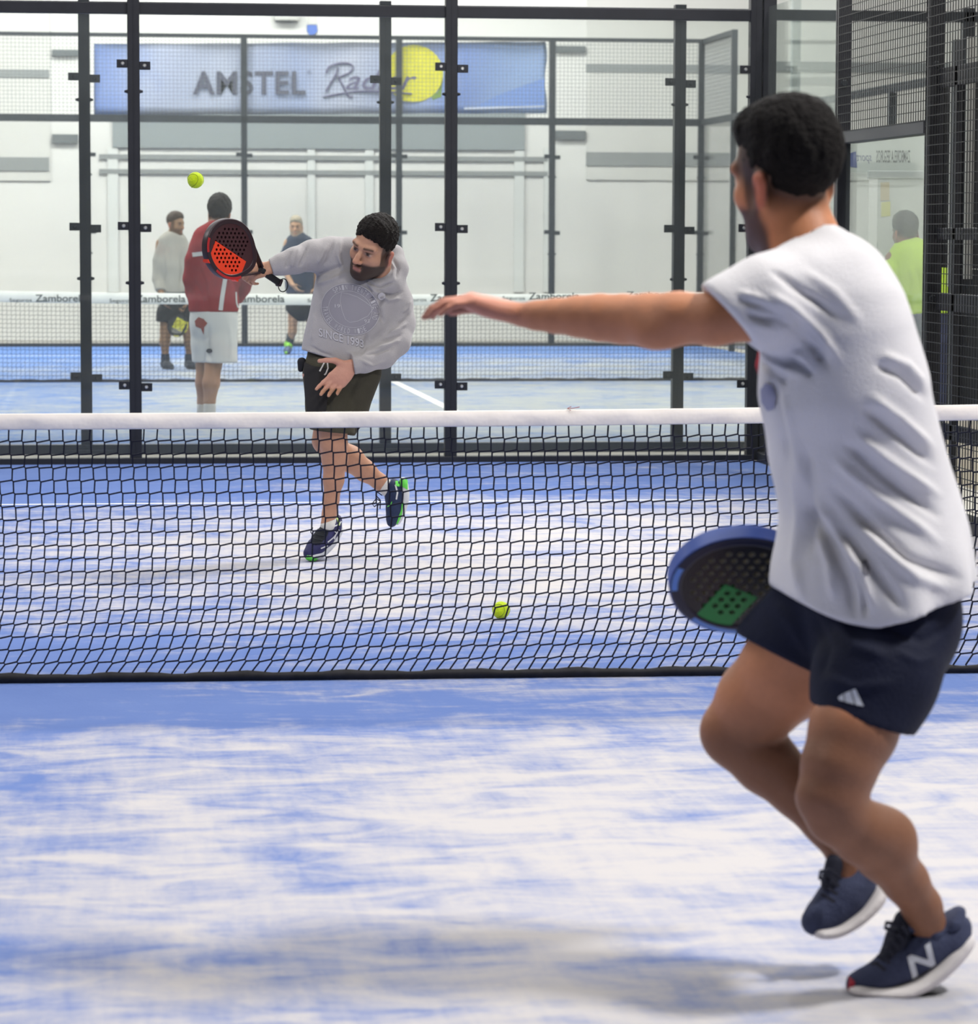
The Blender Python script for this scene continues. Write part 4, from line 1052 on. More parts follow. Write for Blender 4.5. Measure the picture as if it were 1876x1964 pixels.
# his racket
blk=mat('racket_black',(24,25,36),.4,0,.4); blu=mat('racket_blue',(62,92,176),.4,0,.45); blu2=mat('racket_light_blue',(104,152,236),.4,0,.45); grn=mat('racket_green',(30,140,70),.5,0,.4)
racket('black racket with blue rim and green patch at the hip of the man in white',A.p(1423,1113,.27),(.85,.28,-.35),(-.014,-.72,-.61),blk,mat('racket_navy',(30,34,62),.4,0,.4),blu2,mat('grip_black',(30,30,34),.8),((-.125,-.012,-.035,.045),grn),band=blu,lining=mat('hole_lining',(196,190,170),.7))

# ================================================================== 2. the man in the grey hoodie behind the net
H=Px(3.87)
hR=R_of((-.62,-.75,-.22),(.47,.06,.88)); hc=H.p(716,477,-.13); hs=1.07
B=Solid(); head(B,hc,hR,hs)
B.chain(H.ch([(724,503,-.09,27),(718,530,-.02,30),(697,555,.03,40)]),.03)
B.chain(H.ch([(690,550,.02,62,1.3),(675,610,.02,58,1.3),(660,670,.02,58,1.3),(655,720,.02,54,1.3)]),.03,DEP)
B.chain(H.ch([(645,490,.02,26),(600,490,.0,23),(562,500,-.03,20),(535,508,-.04,16),(516,514,-.05,12)]),.02)
B.chain(H.ch([(750,555,.02,26),(765,610,.02,23),(762,655,-.03,20),(735,685,-.08,17),(700,697,-.12,13),(676,700,-.14,11.5)]),.02)
# planted leg and the leg swinging back behind it
B.chain(H.ch([(630,720,.0,50),(632,780,-.03,38),(638,822,-.05,27),(640,850,-.05,25.5),(642,880,-.03,24),(640,920,-.02,19),(635,960,0,14.5),(632,985,.01,13),(628,1005,.0,13)]),.02)
B.chain(H.ch([(676,725,.02,42),(654,780,.04,38),(632,822,.06,29),(625,845,.07,25),(640,862,.10,25),(672,880,.15,24.5),(700,903,.19,20),(728,924,.22,15),(745,940,.23,14)]),.02)
# right hand closed round the grip, left hand open in front of the hip
hand(B,H.p(518,513,-.05),(-.9,-.25,-.25),(-.1,-.55,-.8),(-.1,.6,.6),1.0,((1.0,1.2,.7),(1.0,1.2,.7),(1.0,1.2,.7),(1.0,1.1,.7)),.02,((-.8,.1,.4),(-.9,-.5,-.1),(-.7,-.7,-.4)))
hand(B,H.p(674,700,-.14),(-.62,-.25,-.62),(-.35,-.75,.3),(-.75,-.1,.55),1.12,((-.05,.25,.25),(.12,.3,.3),(.22,.35,.3),(.32,.4,.3)),.075,((-.85,-.2,.35),(-.95,-.2,.05),(-.95,-.2,-.1)))
VF=B.mesh(.0048,smooth=1)
V=VF[0]; C=np.tile(np.array(lin((192,144,118))),(len(V),1))
head_cols(V,C,hc,hR,hs,beard=(20,16,15),stub=(26,21,20),hairline=lambda y:.02+.7*y,ear=(190,100,88))
pp=pixs(V); tint(C,.35*(pp[:,0]<700)*(pp[:,1]>675)*(pp[:,1]<745),(224,160,150))
hp=tag(solid_obj('person',VF,skin,None,C),'man in grey hoodie behind the net, leaning to hit with his arm out','person')
hair('hair',hp,hc,hR,hs,mat('hair_brown',(25,20,18),.7,0,.2,noise=(90,.5),bump=(160,1.0)),.004,.016,[((0,.080,.066),(0,.60,-.80)),((0,-.01,.010),(0,.22,-.975)),((0,.070,.03),(0,.93,-.36))],.0026,.001,5)
bmh=bvh_of(hp)
hood_m=mat('hoodie_grey',(176,172,174),.9,0,.15,noise=(25,.03),bump=(260,.3),sheen=.3)
hood_d=mat('hoodie_lining',(96,92,94),.9)
S=Solid()
S.chain(H.ch([(700,530,.05,60,1.3),(688,562,.03,82,1.35),(674,610,.02,77,1.3),(658,655,.02,72,1.25),(652,690,.02,71,1.22),(648,730,.02,70,1.22)]),.03,DEP)
S.plane(H.p(648,691,0),(-.28,0,-.96),.005)
sl=Solid(); sl.chain(H.ch([(668,490,.02,36),(635,488,.02,33),(600,490,.0,29),(565,500,-.03,24.5),(540,507,-.04,20),(520,513,-.05,14.5),(500,518,-.06,14)]),.02); sl.plane(H.p(520,513,-.05),(-.95,0,-.3),.003)
sub(S,sl,.04)
sl=Solid(); sl.chain(H.ch([(738,545,.02,40),(757,580,.03,34),(766,620,.02,30),(760,655,-.03,27),(735,682,-.08,24),(700,694,-.12,20),(675,699,-.14,18),(655,702,-.15,18)]),.02); sl.plane(H.p(677,698,-.14),(-1,0,-.15),.003)
sub(S,sl,.035)
# hood gathered round the neck
S.chain(H.ch([(690,546,-.08,15),(716,552,-.09,18),(746,540,-.06,21),(762,515,-.01,21),(756,488,.04,18),(730,480,.08,18)]),.015)
S.chain(H.ch([(672,540,-.07,13),(690,548,-.08,14)]),.02)
hs_=Sub2(S,B,.004*0)
class HoodCut(Solid):
    def __init__(s,b): s.b=b; s.ops=[]; s.h=Solid().ell(hc+hR[2]*.0,np.array((.088,.112,.125))*hs,hR,.01)
    def ev(s,P): return np.maximum(s.b.ev(P),-s.h.ev(P))
    def bounds(s): return s.b.bounds()
VF=HoodCut(S).mesh(.0048,smooth=1)
VF=folds(VF,[(a_,b_,c_*1.5) for a_,b_,c_ in [([(655,458),(648,490),(660,520)],4,.006),([(640,462),(628,500),(612,520)],3,-.007),([(628,470),(612,500),(604,525)],3,.006),([(590,470),(582,492),(575,512)],3,-.006),([(575,474),(566,495),(558,515)],3,.006),([(560,480),(552,500),(548,515)],2.6,-.005),
 ([(604,528),(630,520),(660,508)],4,-.007),([(610,545),(640,535),(672,520)],4,.005),([(720,560),(745,575),(768,572)],3.5,.007),([(715,552),(745,565),(772,560)],3,-.006),([(735,620),(728,590),(742,565)],4,-.010),([(770,600),(782,590),(788,575)],3,.006),([(762,622),(778,612),(786,600)],3,-.006),
 ([(745,640),(765,632),(780,620)],3,.006),([(728,655),(752,648),(772,640)],3,-.007),([(725,668),(750,660),(768,652)],3,.007),([(700,680),(725,676),(752,666)],3,-.006),([(690,690),(715,702),(738,694)],3,.005),([(706,640),(700,665),(690,682)],4,-.006),
 ([(590,672),(610,684),(640,692)],2.6,.005),([(596,664),(616,676),(640,684)],2.6,-.004),([(605,600),(602,630),(598,655)],4,.004),([(700,545),(712,560),(716,580)],3,-.006),([(705,540),(730,552),(757,540)],2.6,-.007),([(755,498),(764,515),(760,535)],2.2,-.006),([(748,500),(757,515),(752,530)],2.2,.004)]])
hd=solid_obj('hoodie',VF,hood_m,hp)
bv=bvh_of(hd)
prm=mat('print_pale',(196,194,200),.8); prd=mat('print_shade',(150,147,156),.85)
q=lambda x,y:(460+x/4.69,380+y/4.69)
# round printed emblem
def blob(cx,cy,rx,ry,ang,n=48,tri=0.0):
    t=np.linspace(0,2*math.pi,n,endpoint=False); x=rx*np.cos(t); y=ry*np.sin(t); r=1+tri*np.cos(3*t+.5)
    a=math.radians(ang); return [q(cx+(x[i]*math.cos(a)-y[i]*math.sin(a))*r[i],cy+(x[i]*math.sin(a)+y[i]*math.cos(a))*r[i]) for i in range(n)]
ringv=blob(995,1000,262,228,20)
decal('print_ground',*px_poly(ringv),bv,prd,hd,.0018,4,3)
for (rx,ry,w) in ((262,228,1.1),(196,160,.8)): decal('print_ring',*px_strip(blob(995,1000,rx,ry,20,72),w,True),bv,prm,hd,.003)
sh_=[q(x,y) for x,y in ((915,850),(980,862),(1060,890),(1130,935),(1200,990),(1150,1060),(1060,1105),(990,1118),(950,1090),(920,1010),(905,930))]
decal('print_ring',*px_strip(sh_,.8,True),bv,prm,hd,.003)
def arc_text(s,cx,cy,rx,ry,ang,a0,a1,h,inner=False):
    V=[];Fc=[]; n=len(s)
    for i,chh in enumerate(s):
        if chh==' ': continue
        v,f=text_mesh(chh,1.0,0,.01); v=fit2d(v,-.36,.36,-.5,.5)
        t=math.radians(a0+(a1-a0)*(i+.5)/n); a=math.radians(ang)
        x=rx*math.cos(t); y=ry*math.sin(t); px_=cx+x*math.cos(a)-y*math.sin(a); py_=cy+x*math.sin(a)+y*math.cos(a)
        tx,ty=-rx*math.sin(t),ry*math.cos(t)
        if a1<a0: tx,ty=-tx,-ty
        tx,ty=tx*math.cos(a)-ty*math.sin(a),tx*math.sin(a)+ty*math.cos(a); L=math.hypot(tx,ty); tx/=L; ty/=L
        ux,uy=ty,-tx
        cw=abs(a1-a0)/n*math.pi/180*(rx+ry)/2*.95
        b=len(V)
        for (p_,q_) in v: V.append(q(px_+tx*p_*cw+ux*q_*h,py_+ty*p_*cw+uy*q_*h))
        Fc+= [tuple(b+k for k in ff) for ff in f]
    return np.array(V),Fc
decal('print_text',*arc_text('SPAIN TWENTY FIVE AND',995,1000,229,194,20,-150,5,46),bv,prm,hd,.003)
decal('print_text',*arc_text('TRAVEL WORLD WIDE',995,1000,229,194,20,165,35,46),bv,prm,hd,.003)
for (s_,x,y) in (('19',880,970),('93',1142,1105)):
    v,f=text_mesh(s_,1,0,.01); v=fit2d(v,x-24,x+24,y+16,y-16); decal('print_text',np.array([q(a,b) for a,b in v]),f,bv,prm,hd,.003)
v,f=text_mesh('SINCE 1993',1,0,.015); v=fit2d(v,715,1110,38,-38); decal('print_text',np.array([q(a,1205+b+(a-715)*.27) for a,b in v]),f,bv,prm,hd,.003,1,4)
decal('patch',*px_poly([q(1272+34*math.cos(t),882+34*math.sin(t)) for t in np.linspace(0,6.28,16,endpoint=False)]),bv,prm,hd,.003)
# shorts
olive=mat('olive_cloth',(72,69,58),.85,0,.2,noise=(20,.1),bump=(200,.3)); char=mat('charcoal_cloth',(50,48,48),.85,0,.2)
S=Solid()
S.chain(H.ch([(652,672,.02,62,1.2),(653,710,.02,68,1.2)]),.03,DEP)
n1=Solid(); n1.chain(H.ch([(632,715,.0,52),(633,780,-.03,46),(640,850,-.05,42)]),.02); n1.plane(H.p(640,828,-.05),(-.1,0,-1),.003)
f1=Solid(); f1.chain(H.ch([(677,712,.02,55),(656,780,.04,50),(630,840,.06,42)]),.02); f1.plane(H.p(632,826,.06),(-.2,0,-1),.003)
sub(S,n1,.01); sub(S,f1,.01)
VF=S.mesh(.005,smooth=1)
VF=folds(VF,[([(640,705),(632,740),(628,775)],4,-.010),([(655,720),(640,755),(636,790)],4,.006),([(690,720),(670,760),(662,790)],4,-.005),([(615,700),(612,740),(610,780)],4,.004)])
so=solid_obj('shorts',VF,olive,hp); bvs=bvh_of(so)
decal('side_panel',*px_poly([(584,694),(600,702),(622,706),(640,708),(634,740),(628,772),(624,800),(592,800),(586,760)]),bvs,char,so,.004,4,3)
pc=Solid(); pc.chain(H.ch([(579,694,.0,9,1.0),(577,708,.0,6,1.0)]),.01,DEP); solid_obj('pocket_flap',pc.mesh(.005),mat('pocket_black',(30,30,36),.8),so)
pc=Solid(); pc.chain(H.ch([(714,712,.0,10,1.0),(716,730,.0,8,1.0)]),.01,DEP); solid_obj('pocket_flap',pc.mesh(.005),olive,so)
dc=mat('drawcord',(224,220,214),.8)
for pts in ([(622,695),(618,703),(613,712)],[(628,696),(629,706),(625,716),(622,719)]):
    P=[]
    for a,b in pts:
        h=bvs.ray_cast(Vector(CAM),Vector(ray(a,b)).normalized())[0] or bv.ray_cast(Vector(CAM),Vector(ray(a,b)).normalized())[0]
        P.append(np.array(h if h is not None else H.p(a,b,-.12))+np.array([0,-.008,0]))
    obj('drawcord',tubes([P],.0038,6),dc,so)
# socks and shoes
sock=mat('sock_white',(226,224,220),.9,0,.1,bump=(300,.4))
for L in ([(632,995,.01,13.5),(629,1008,.0,14.5)],[(733,928,.22,15.5),(748,940,.23,16.5)]):
    Sk=Solid(); Sk.chain(H.ch(L),.01); solid_obj('sock',Sk.mesh(.005),sock,hp)
pur=mat('shoe_purple',(50,50,92),.6,0,.3,noise=(60,.2)); lime=mat('shoe_lime',(104,214,84),.6); wht=mat('shoe_white',(214,216,220),.6); nvy=mat('shoe_navy',(40,52,84),.6,0,.3,noise=(60,.2)); lcb=mat('lace_black',(22,26,34),.8)
u,s=px_shoe(hp,H,[(643,998,.05,13.5),(636,1012,.03,18),(620,1034,.0,18.5),(606,1050,-.03,17),(595,1061,-.05,13.5)],
  [(592,1068,-.05,6.5,.5),(606,1065,-.03,8,.5),(622,1054,.0,9,.55),(638,1036,.04,9,.55),(650,1014,.07,8,.6)],.0045,pur,wht,cut=[((630,995,.03),(-.15,-.35,.92))])
bu=bvh_of(s)
decal('toe_sole',*px_poly([(574,1062),(582,1071),(596,1075),(609,1075),(611,1071),(600,1069),(588,1064),(577,1058)]),bu,lime,u,.003,2,5)
bu=bvh_of(u)
decal('tongue',*px_poly([(606,995),(616,1000),(630,1003),(632,1012),(628,1026),(618,1040),(606,1046),(598,1040),(600,1020)]),bu,lcb,u,.003,4,3)
for pts in ([(634,1012),(645,1022),(640,1034)],[(628,1040),(640,1030),(650,1016)],[(615,1052),(628,1046)],[(640,1010),(650,1006),(654,1000)]): decal('stripe',*px_strip(pts,2.2),bu,wht,u,.003)
decal('heel_trim',*px_strip([(644,990),(648,998),(650,1008)],3),bu,mat('trim_lime',(190,220,120),.6),u,.004)
P=[]
for k in range(6):
    y=1003+k*8; x=618-k*3
    a=[]
    for t in np.linspace(-1,1,6):
        h=bu.ray_cast(Vector(CAM),Vector(ray(x+t*12,y+abs(t)*-2+t*3)).normalized())[0]
        if h is not None: a.append(np.array(h)+np.array([0,-.004,.002]))
    if len(a)>1: P.append(a)
P.append([H.p(600,1012,-.05),H.p(596,1020,-.06),H.p(600,1027,-.06),H.p(608,1024,-.05)])
obj('laces',tubes(P,.0026,5),mat('lace_grey',(44,48,54),.8),u)
u,s=px_shoe(hp,H,[(752,934,.22,17,1.0),(757,955,.22,17,1.0),(756,978,.21,14.5,1.0),(753,995,.20,11,1.0),(751,1003,.2,8,1.0)],
  [(773,922,.23,7,.6),(776,945,.23,7.5,.5),(774,965,.23,7,.5),(768,985,.22,6.5,.5),(761,1002,.21,5,.5)],.0045,nvy,wht,cut=[((748,922,.22),(-.75,0,.66))])
bu=bvh_of(s)
for pts in ([(760,913),(772,910),(781,922),(781,940),(775,935),(764,930)],[(769,966),(775,964),(770,990),(762,1006),(760,1000),(766,984)]): decal('sole_flash',*px_poly(pts),bu,lime,u,.003,2,5)
bu=bvh_of(u)
decal('heel_flash',*px_poly([(758,914),(768,914),(768,934),(758,932)]),bu,lime,u,.003,2,5)
decal('stripe',*px_strip([(744,972),(750,968),(752,962)],1.6),bu,lime,u,.003); decal('stripe',*px_strip([(758,930),(762,945),(760,958)],3),bu,wht,u,.003)
obj('laces',tubes([[H.p(730,962,.18),H.p(722,956,.17),H.p(714,966,.16),H.p(718,972,.16),H.p(730,962,.18)],[H.p(730,960,.18),H.p(721,950,.17),H.p(724,944,.17),H.p(733,950,.18)],[H.p(730,962,.18),H.p(729,976,.17)]],.0026,5),lcb,u)
# his racket
org=mat('racket_orange',(236,62,28),.5,0,.4); rdk=mat('racket_dark',(44,26,34),.4,0,.4); rrd=mat('racket_red',(176,36,40),.4)
rk=racket('black and orange padel racket swung by the man in the grey hoodie',H.p(440,478,-.20),(.66,.52,-.43),(.35,-.85,.1),mat('racket_brown',(62,30,36),.45),rdk,rrd,mat('grip_black',(30,30,34)),((-.112,-.01,-.10,.10),org),.97)

# ================================================================== 3. players on the second court and the man outside the side glass
def feet(parent,PP,L,um,sm_):
    for up,so in L: px_shoe(parent,PP,up,so,.009,um,sm_,smooth=1)
# --- red jacket, seen from behind
D=Px(13.95)
hR=R_of((.12,.98,-.12),(.02,0,1)); hc=D.p(421,412,.02); hs=1.0
B=Solid(); head(B,hc,hR,hs)
B.chain(D.ch([(421,428,.0,14),(419,445,0,15)]),.02)
B.chain(D.ch([(418,452,0,30,1.2),(415,500,0,36,1.3),(411,570,0,36,1.3),(410,605,0,36,1.3)]),.03,DEP)
B.chain(D.ch([(386,458,0,15),(372,500,-.02,12.5),(368,540,.02,11),(372,575,.12,9),(378,600,.2,8)]),.02)
B.chain(D.ch([(452,458,0,15),(468,500,.0,12.5),(472,535,.05,11),(462,560,.14,9),(452,575,.2,8)]),.02)
hand(B,D.p(379,600,.21),(.1,.6,-.8),(1,0,0),(0,1,.3),1.0); hand(B,D.p(452,576,.21),(-.4,.6,-.5),(-1,0,0),(0,1,.3),1.0)
B.chain(D.ch([(398,610,.0,23),(394,660,.03,19),(390,700,.05,14),(389,735,.05,14),(388,770,.07,9.5),(388,800,.08,9)]),.02)
B.chain(D.ch([(425,610,-.02,23),(418,660,-.05,20),(409,700,-.06,16),(405,735,-.08,16.5),(402,770,-.08,11),(402,800,-.07,10)]),.02)
VF=B.mesh(.011,smooth=1); V=VF[0]; C=np.tile(np.array(lin((178,136,110))),(len(V),1)); head_cols(V,C,hc,hR,hs,stub=(60,48,42),hairline=lambda y:.62*y,eyes=True)
rm=tag(solid_obj('person',VF,skin,None,C),'man in red jacket and white shorts with his back turned, behind the glass','person')
hair('hair',rm,hc,hR,hs,mat('hair_dark_brown',(42,36,34),.7,0,.25,noise=(60,.3)),.009,.03,[((0,.0,.004),(0,.72,-.69))],.006,.012,8)
redj=mat('jacket_red',(152,28,38),.75,0,.25,noise=(14,.1),bump=(90,.3)); wcl=mat('white_cloth',(226,228,228),.85,0,.2)
S=Solid()
S.chain(D.ch([(419,452,0,32,1.15),(416,475,0,47,1.35),(412,530,0,46,1.3),(410,580,0,46,1.25),(409,625,0,46,1.25)]),.03,DEP); S.plane(D.p(409,598,0),(0,0,-1),.005)
for L,cp,cn in (([(392,456,0,22),(374,500,-.02,19),(368,535,.0,17),(370,560,.06,14),(376,590,.17,12)],(376,586,.17),(.2,.6,-.7)),([(446,456,0,22),(468,495,.0,19),(474,530,.03,16),(466,553,.11,14),(452,578,.2,12)],(455,573,.18),(-.5,.6,-.5))):
    q1=Solid(); q1.chain(D.ch(L),.02); q1.plane(D.p(*cp),cn,.004); sub(S,q1,.03)
S.chain(D.ch([(404,440,-.03,13),(422,438,-.05,14),(438,442,-.03,13)]),.02)
VF=folds(S.mesh(.010,smooth=1),[([(385,500),(400,540),(405,590)],4,.010),([(395,480),(410,520),(412,560)],4,-.008),([(440,520),(452,550),(458,575)],4,-.010),([(372,540),(385,560),(392,590)],4,-.008)])
jk=solid_obj('jacket',VF,redj,rm); bv=bvh_of(jk)
decal('stripe',*px_strip([(434,520),(430,545),(426,570),(423,595)],8),bv,wcl,jk,.004,2,6); decal('shoulder_tab',*px_poly([(369,485),(390,482),(391,490),(370,493)]),bv,wcl,jk,.006,2,6)
decal('stripe',*px_strip([(452,560),(453,580),(456,590)],2.5),bv,wcl,jk,.004,2,6)
S=Solid(); S.chain(D.ch([(409,590,0,44,1.2),(410,620,0,46,1.2)]),.03,DEP)
for L in ([(394,615,.02,30),(396,660,.03,29),(398,705,.05,29)],[(424,615,-.02,31),(423,660,-.05,31),(424,705,-.06,32)]):
    q1=Solid(); q1.chain(D.ch(L),.02); q1.plane(D.p(410,695,0),(0,0,-1),.005); sub(S,q1,.012)
st=solid_obj('shorts',folds(S.mesh(.010,smooth=1),[([(400,620),(398,660),(402,695)],4,-.012),([(440,620),(444,660),(442,690)],4,.008)]),wcl,rm); bv=bvh_of(st)
decal('print',*px_poly([(374,616),(381,608),(391,612),(398,620),(392,628),(391,642),(386,630),(376,626)]),bv,mat('print_rust',(150,70,62),.8),st,.004,2,6)
decal('print',*px_poly([(402+6*math.cos(t),673+4.5*math.sin(t)) for t in np.linspace(0,6.28,12,endpoint=False)]),bv,mat('print_dark',(60,68,78),.8),st,.004,2,6)
for L in ([(388,778,.07,10.5),(388,805,.08,10.5)],[(402,776,-.08,12),(402,806,-.07,12)]):
    Sk=Solid(); Sk.chain(D.ch(L),.01); solid_obj('sock',Sk.mesh(.01),sock,rm)
shw=mat('shoe_pale',(206,210,214),.6); shd=mat('shoe_dark',(44,50,60),.7)
feet(rm,D,[([(392,803,.0,11,1),(392,808,.12,11,1.0),(393,810,.22,9,1.0)],[(392,812.5,-.03,5,.3),(393,812.5,.12,5,.3),(394,811,.22,4.5,.3)]),([(420,804,-.05,12,1),(428,808,.04,12,1),(440,809,.10,9,1)],[(418,813.5,-.06,5,.4),(430,813.5,.04,5,.4),(444,812.5,.10,4.5,.4)])],shw,wht)
B2=Solid()
# --- pale hoodie, beyond the second net
E_=Px(24.3)
hR=R_of((.72,-.62,-.1),(.05,0,1)); hc=E_.p(336,431,0); hs=1.0
B=Solid(); head(B,hc,hR,hs)
B.chain(E_.ch([(334,442,.0,9),(333,452,0,10)]),.02)
B.chain(E_.ch([(330,462,0,20,1.1),(328,510,0,24,1.2),(332,560,0,24,1.2),(334,600,0,25,1.2)]),.03,DEP)
B.chain(E_.ch([(308,466,0,9),(303,505,0,8),(303,540,-.05,7),(310,565,-.15,6)]),.02); B.chain(E_.ch([(352,466,0,9),(362,505,0,8),(365,545,-.06,7),(362,580,-.18,6)]),.02)
hand(B,E_.p(310,566,-.16),(.3,-.2,-1),(.5,.5,0),(.3,-1,.2),1.0); hand(B,E_.p(361,582,-.19),(-.4,-.2,-.9),(-1,0,0),(0,-1,.3),1.0,((1.0,1.1,.6),)*4)
B.chain(E_.ch([(322,595,0,16),(318,635,0,11),(316,655,.0,10),(317,680,.02,6.5),(318,695,.02,6)]),.02); B.chain(E_.ch([(348,595,0,16),(360,635,0,11),(363,655,0,10),(363,680,.02,6.5),(363,695,.02,6)]),.02)
VF=B.mesh(.013,smooth=1); V=VF[0]; C=np.tile(np.array(lin((150,118,92))),(len(V),1)); head_cols(V,C,hc,hR,hs,beard=(90,70,56),stub=(70,58,50),hairline=lambda y:.05+.45*y)
wm=tag(solid_obj('person',VF,skin,None,C),'man in pale hoodie and black shorts beyond the second net','person')
hair('hair',wm,hc,hR,hs,mat('hair_brown_far',(66,54,44),.7),.011,.012,[((0,.07,.072),(0,.6,-.8)),((0,-.01,.02),(0,.3,-.95))],.003,.0,9)
S=Solid(); S.chain(E_.ch([(332,462,0,22,1.1),(328,510,0,29,1.2),(332,555,0,29,1.2),(334,590,0,29,1.2)]),.03,DEP); S.plane(E_.p(330,566,0),(0,0,-1),.005)
for L,cp in (([(316,464,0,14),(306,500,0,13),(303,535,-.04,11),(309,562,-.14,10)],(308,557,-.13)),([(346,464,0,14),(361,500,0,13),(365,540,-.06,11),(362,575,-.17,10)],(362,570,-.15))):
    q1=Solid(); q1.chain(E_.ch(L),.02); q1.plane(E_.p(*cp),(0,-.4,-.9),.004); sub(S,q1,.03)
S.chain(E_.ch([(320,452,.03,8),(333,452,.05,9),(345,454,.02,8)]),.02)
hdw=solid_obj('hoodie',folds(S.mesh(.012,smooth=1),[([(318,480),(322,520),(318,550)],3,.012),([(345,490),(350,520),(346,550)],3,-.012)]),mat('hoodie_pale',(172,171,163),.9,noise=(8,.06)),wm)
decal('waist_trim',*px_strip([(318,561),(335,562),(356,561)],3),bvh_of(hdw),mat('trim_dark',(60,70,76),.8),hdw,.004,2,6)
S=Solid(); S.chain(E_.ch([(334,570,0,28,1.2),(335,600,0,29,1.2)]),.02,DEP)
for L in ([(320,600,0,20),(316,630,0,18)],[(350,600,0,20),(357,632,0,18)]):
    q1=Solid(); q1.chain(E_.ch(L),.02); q1.plane(E_.p(335,617,0),(0,0,-1),.005); sub(S,q1,.01)
solid_obj('shorts',S.mesh(.012,smooth=1),mat('black_cloth',(40,42,44),.8),wm)
for L in ([(317,682,.02,8.5),(318,697,.02,9)],[(363,682,.02,8.5),(363,697,.02,9)]):
    Sk=Solid(); Sk.chain(E_.ch(L),.01); solid_obj('sock',Sk.mesh(.011),shd,wm)
feet(wm,E_,[([(316,698,.04,9,1),(322,701,-.08,8,1),(328,703,-.14,6,1)],[(314,705,.05,3,.3),(322,706,-.06,3,.3),(331,706,-.14,3,.3)]),([(362,698,.04,9,1),(367,701,-.08,8,1),(373,702,-.14,6,1)],[(360,705,.05,3,.3),(367,706,-.06,3,.3),(376,705.5,-.14,3,.3)])],shd,shd)
racket('dark padel racket with yellow face held by the man in the pale hoodie',E_.p(341,625,-.26),(.45,.1,.85),(.1,-.95,.2),mat('racket_grey',(52,56,54),.5),blk,mat('racket_yellow',(206,204,70),.5),mat('grip_black',(30,30,34)),((-.08,.06,-.05,.10),mat('racket_yellow',(206,204,70),.5)),.8)
# --- dark tee, far side
K=Px(28.55)
hR=R_of((-.2,-.97,-.08),(0,0,1)); hc=K.p(568,436,0); hs=1.0
B=Solid(); head(B,hc,hR,hs)
B.chain(K.ch([(568,446,.0,9),(570,456,0,10)]),.02)
B.chain(K.ch([(574,464,0,19,1.1),(575,510,0,22,1.2),(576,560,0,21,1.2),(577,590,0,22,1.2)]),.03,DEP)
B.chain(K.ch([(553,466,0,9),(547,495,0,7.5),(550,525,-.06,6),(560,545,-.14,5)]),.02); B.chain(K.ch([(596,466,0,9),(606,495,0,7.5),(608,525,-.04,6),(606,550,-.08,5)]),.02)
hand(B,K.p(560,546,-.15),(.7,-.2,-.7),(.5,0,.5),(.3,-1,.2),1.0); hand(B,K.p(606,551,-.09),(0,-.2,-1),(-1,-.3,0),(-1,0,0),1.0)
B.chain(K.ch([(564,585,0,13),(562,615,0,9),(561,635,0,8.5),(556,655,.02,6),(554,668,.02,5.5)]),.02); B.chain(K.ch([(590,585,0,13),(597,615,0,9),(600,635,0,8.5),(603,655,.02,6),(604,668,.02,5.5)]),.02)
VF=B.mesh(.014,smooth=1); V=VF[0]; C=np.tile(np.array(lin((176,140,112))),(len(V),1)); head_cols(V,C,hc,hR,hs,beard=(150,134,116))
dm=tag(solid_obj('person',VF,skin,None,C),'grey haired man in dark t-shirt far behind the man in the grey hoodie','person')
hair('hair',dm,hc,hR,hs,mat('hair_grey',(156,148,130),.7),.012,.012,[((0,.07,.066),(0,.6,-.8)),((0,-.01,.02),(0,.3,-.95))],.003,.0,10)
nv2=mat('navy_tee',(52,60,76),.8,noise=(8,.06))
S=Solid(); S.chain(K.ch([(572,463,0,20,1.1),(575,500,0,29,1.25),(576,545,0,28,1.2),(577,580,0,28,1.2)]),.03,DEP); S.plane(K.p(576,563,0),(0,0,-1),.005)
for L,cp,cn in (([(560,465,0,13),(547,492,0,11),(545,520,-.03,10)],(547,503,0),(0,0,-1)),([(588,465,0,13),(605,492,0,11),(608,520,-.03,10)],(606,503,0),(0,0,-1))):
    q1=Solid(); q1.chain(K.ch(L),.02); q1.plane(K.p(*cp),cn,.004); sub(S,q1,.02)
solid_obj('t_shirt',S.mesh(.013,smooth=1),nv2,dm)
S=Solid(); S.chain(K.ch([(577,565,0,26,1.2),(577,590,0,27,1.2)]),.02,DEP)
for L in ([(564,585,0,16),(563,620,0,15)],[(590,585,0,16),(596,620,0,15)]):
    q1=Solid(); q1.chain(K.ch(L),.02); q1.plane(K.p(577,597,0),(0,0,-1),.005); sub(S,q1,.01)
solid_obj('shorts',S.mesh(.013,smooth=1),mat('black_cloth',(40,42,44)),dm)
for L in ([(558,642,.02,8),(554,664,.02,7.5)],[(602,642,.02,8),(604,664,.02,7.5)]):
    Sk=Solid(); Sk.chain(K.ch(L),.01); solid_obj('sock',Sk.mesh(.012),mat('sock_dark',(58,66,74),.9),dm)
for xx in (551,606):
    feet(dm,K,[([(xx+2,669,.04,8,1),(xx,672,-.1,7,1),(xx-2,674,-.18,5.5,1)],[(xx+2,675,.05,2.5,.3),(xx,676,-.08,2.5,.3),(xx-3,676,-.18,2.5,.3)])],mat('shoe_blue_grey',(84,100,130),.7),mat('shoe_lime_far',(150,222,80),.7))
    b_=Solid(); b_.chain(K.ch([(xx+2,660,.02,8),(xx+2,664,.0,8)]),.01); solid_obj('shoe_collar',b_.mesh(.012),mat('shoe_lime_far',(150,222,80)),dm)
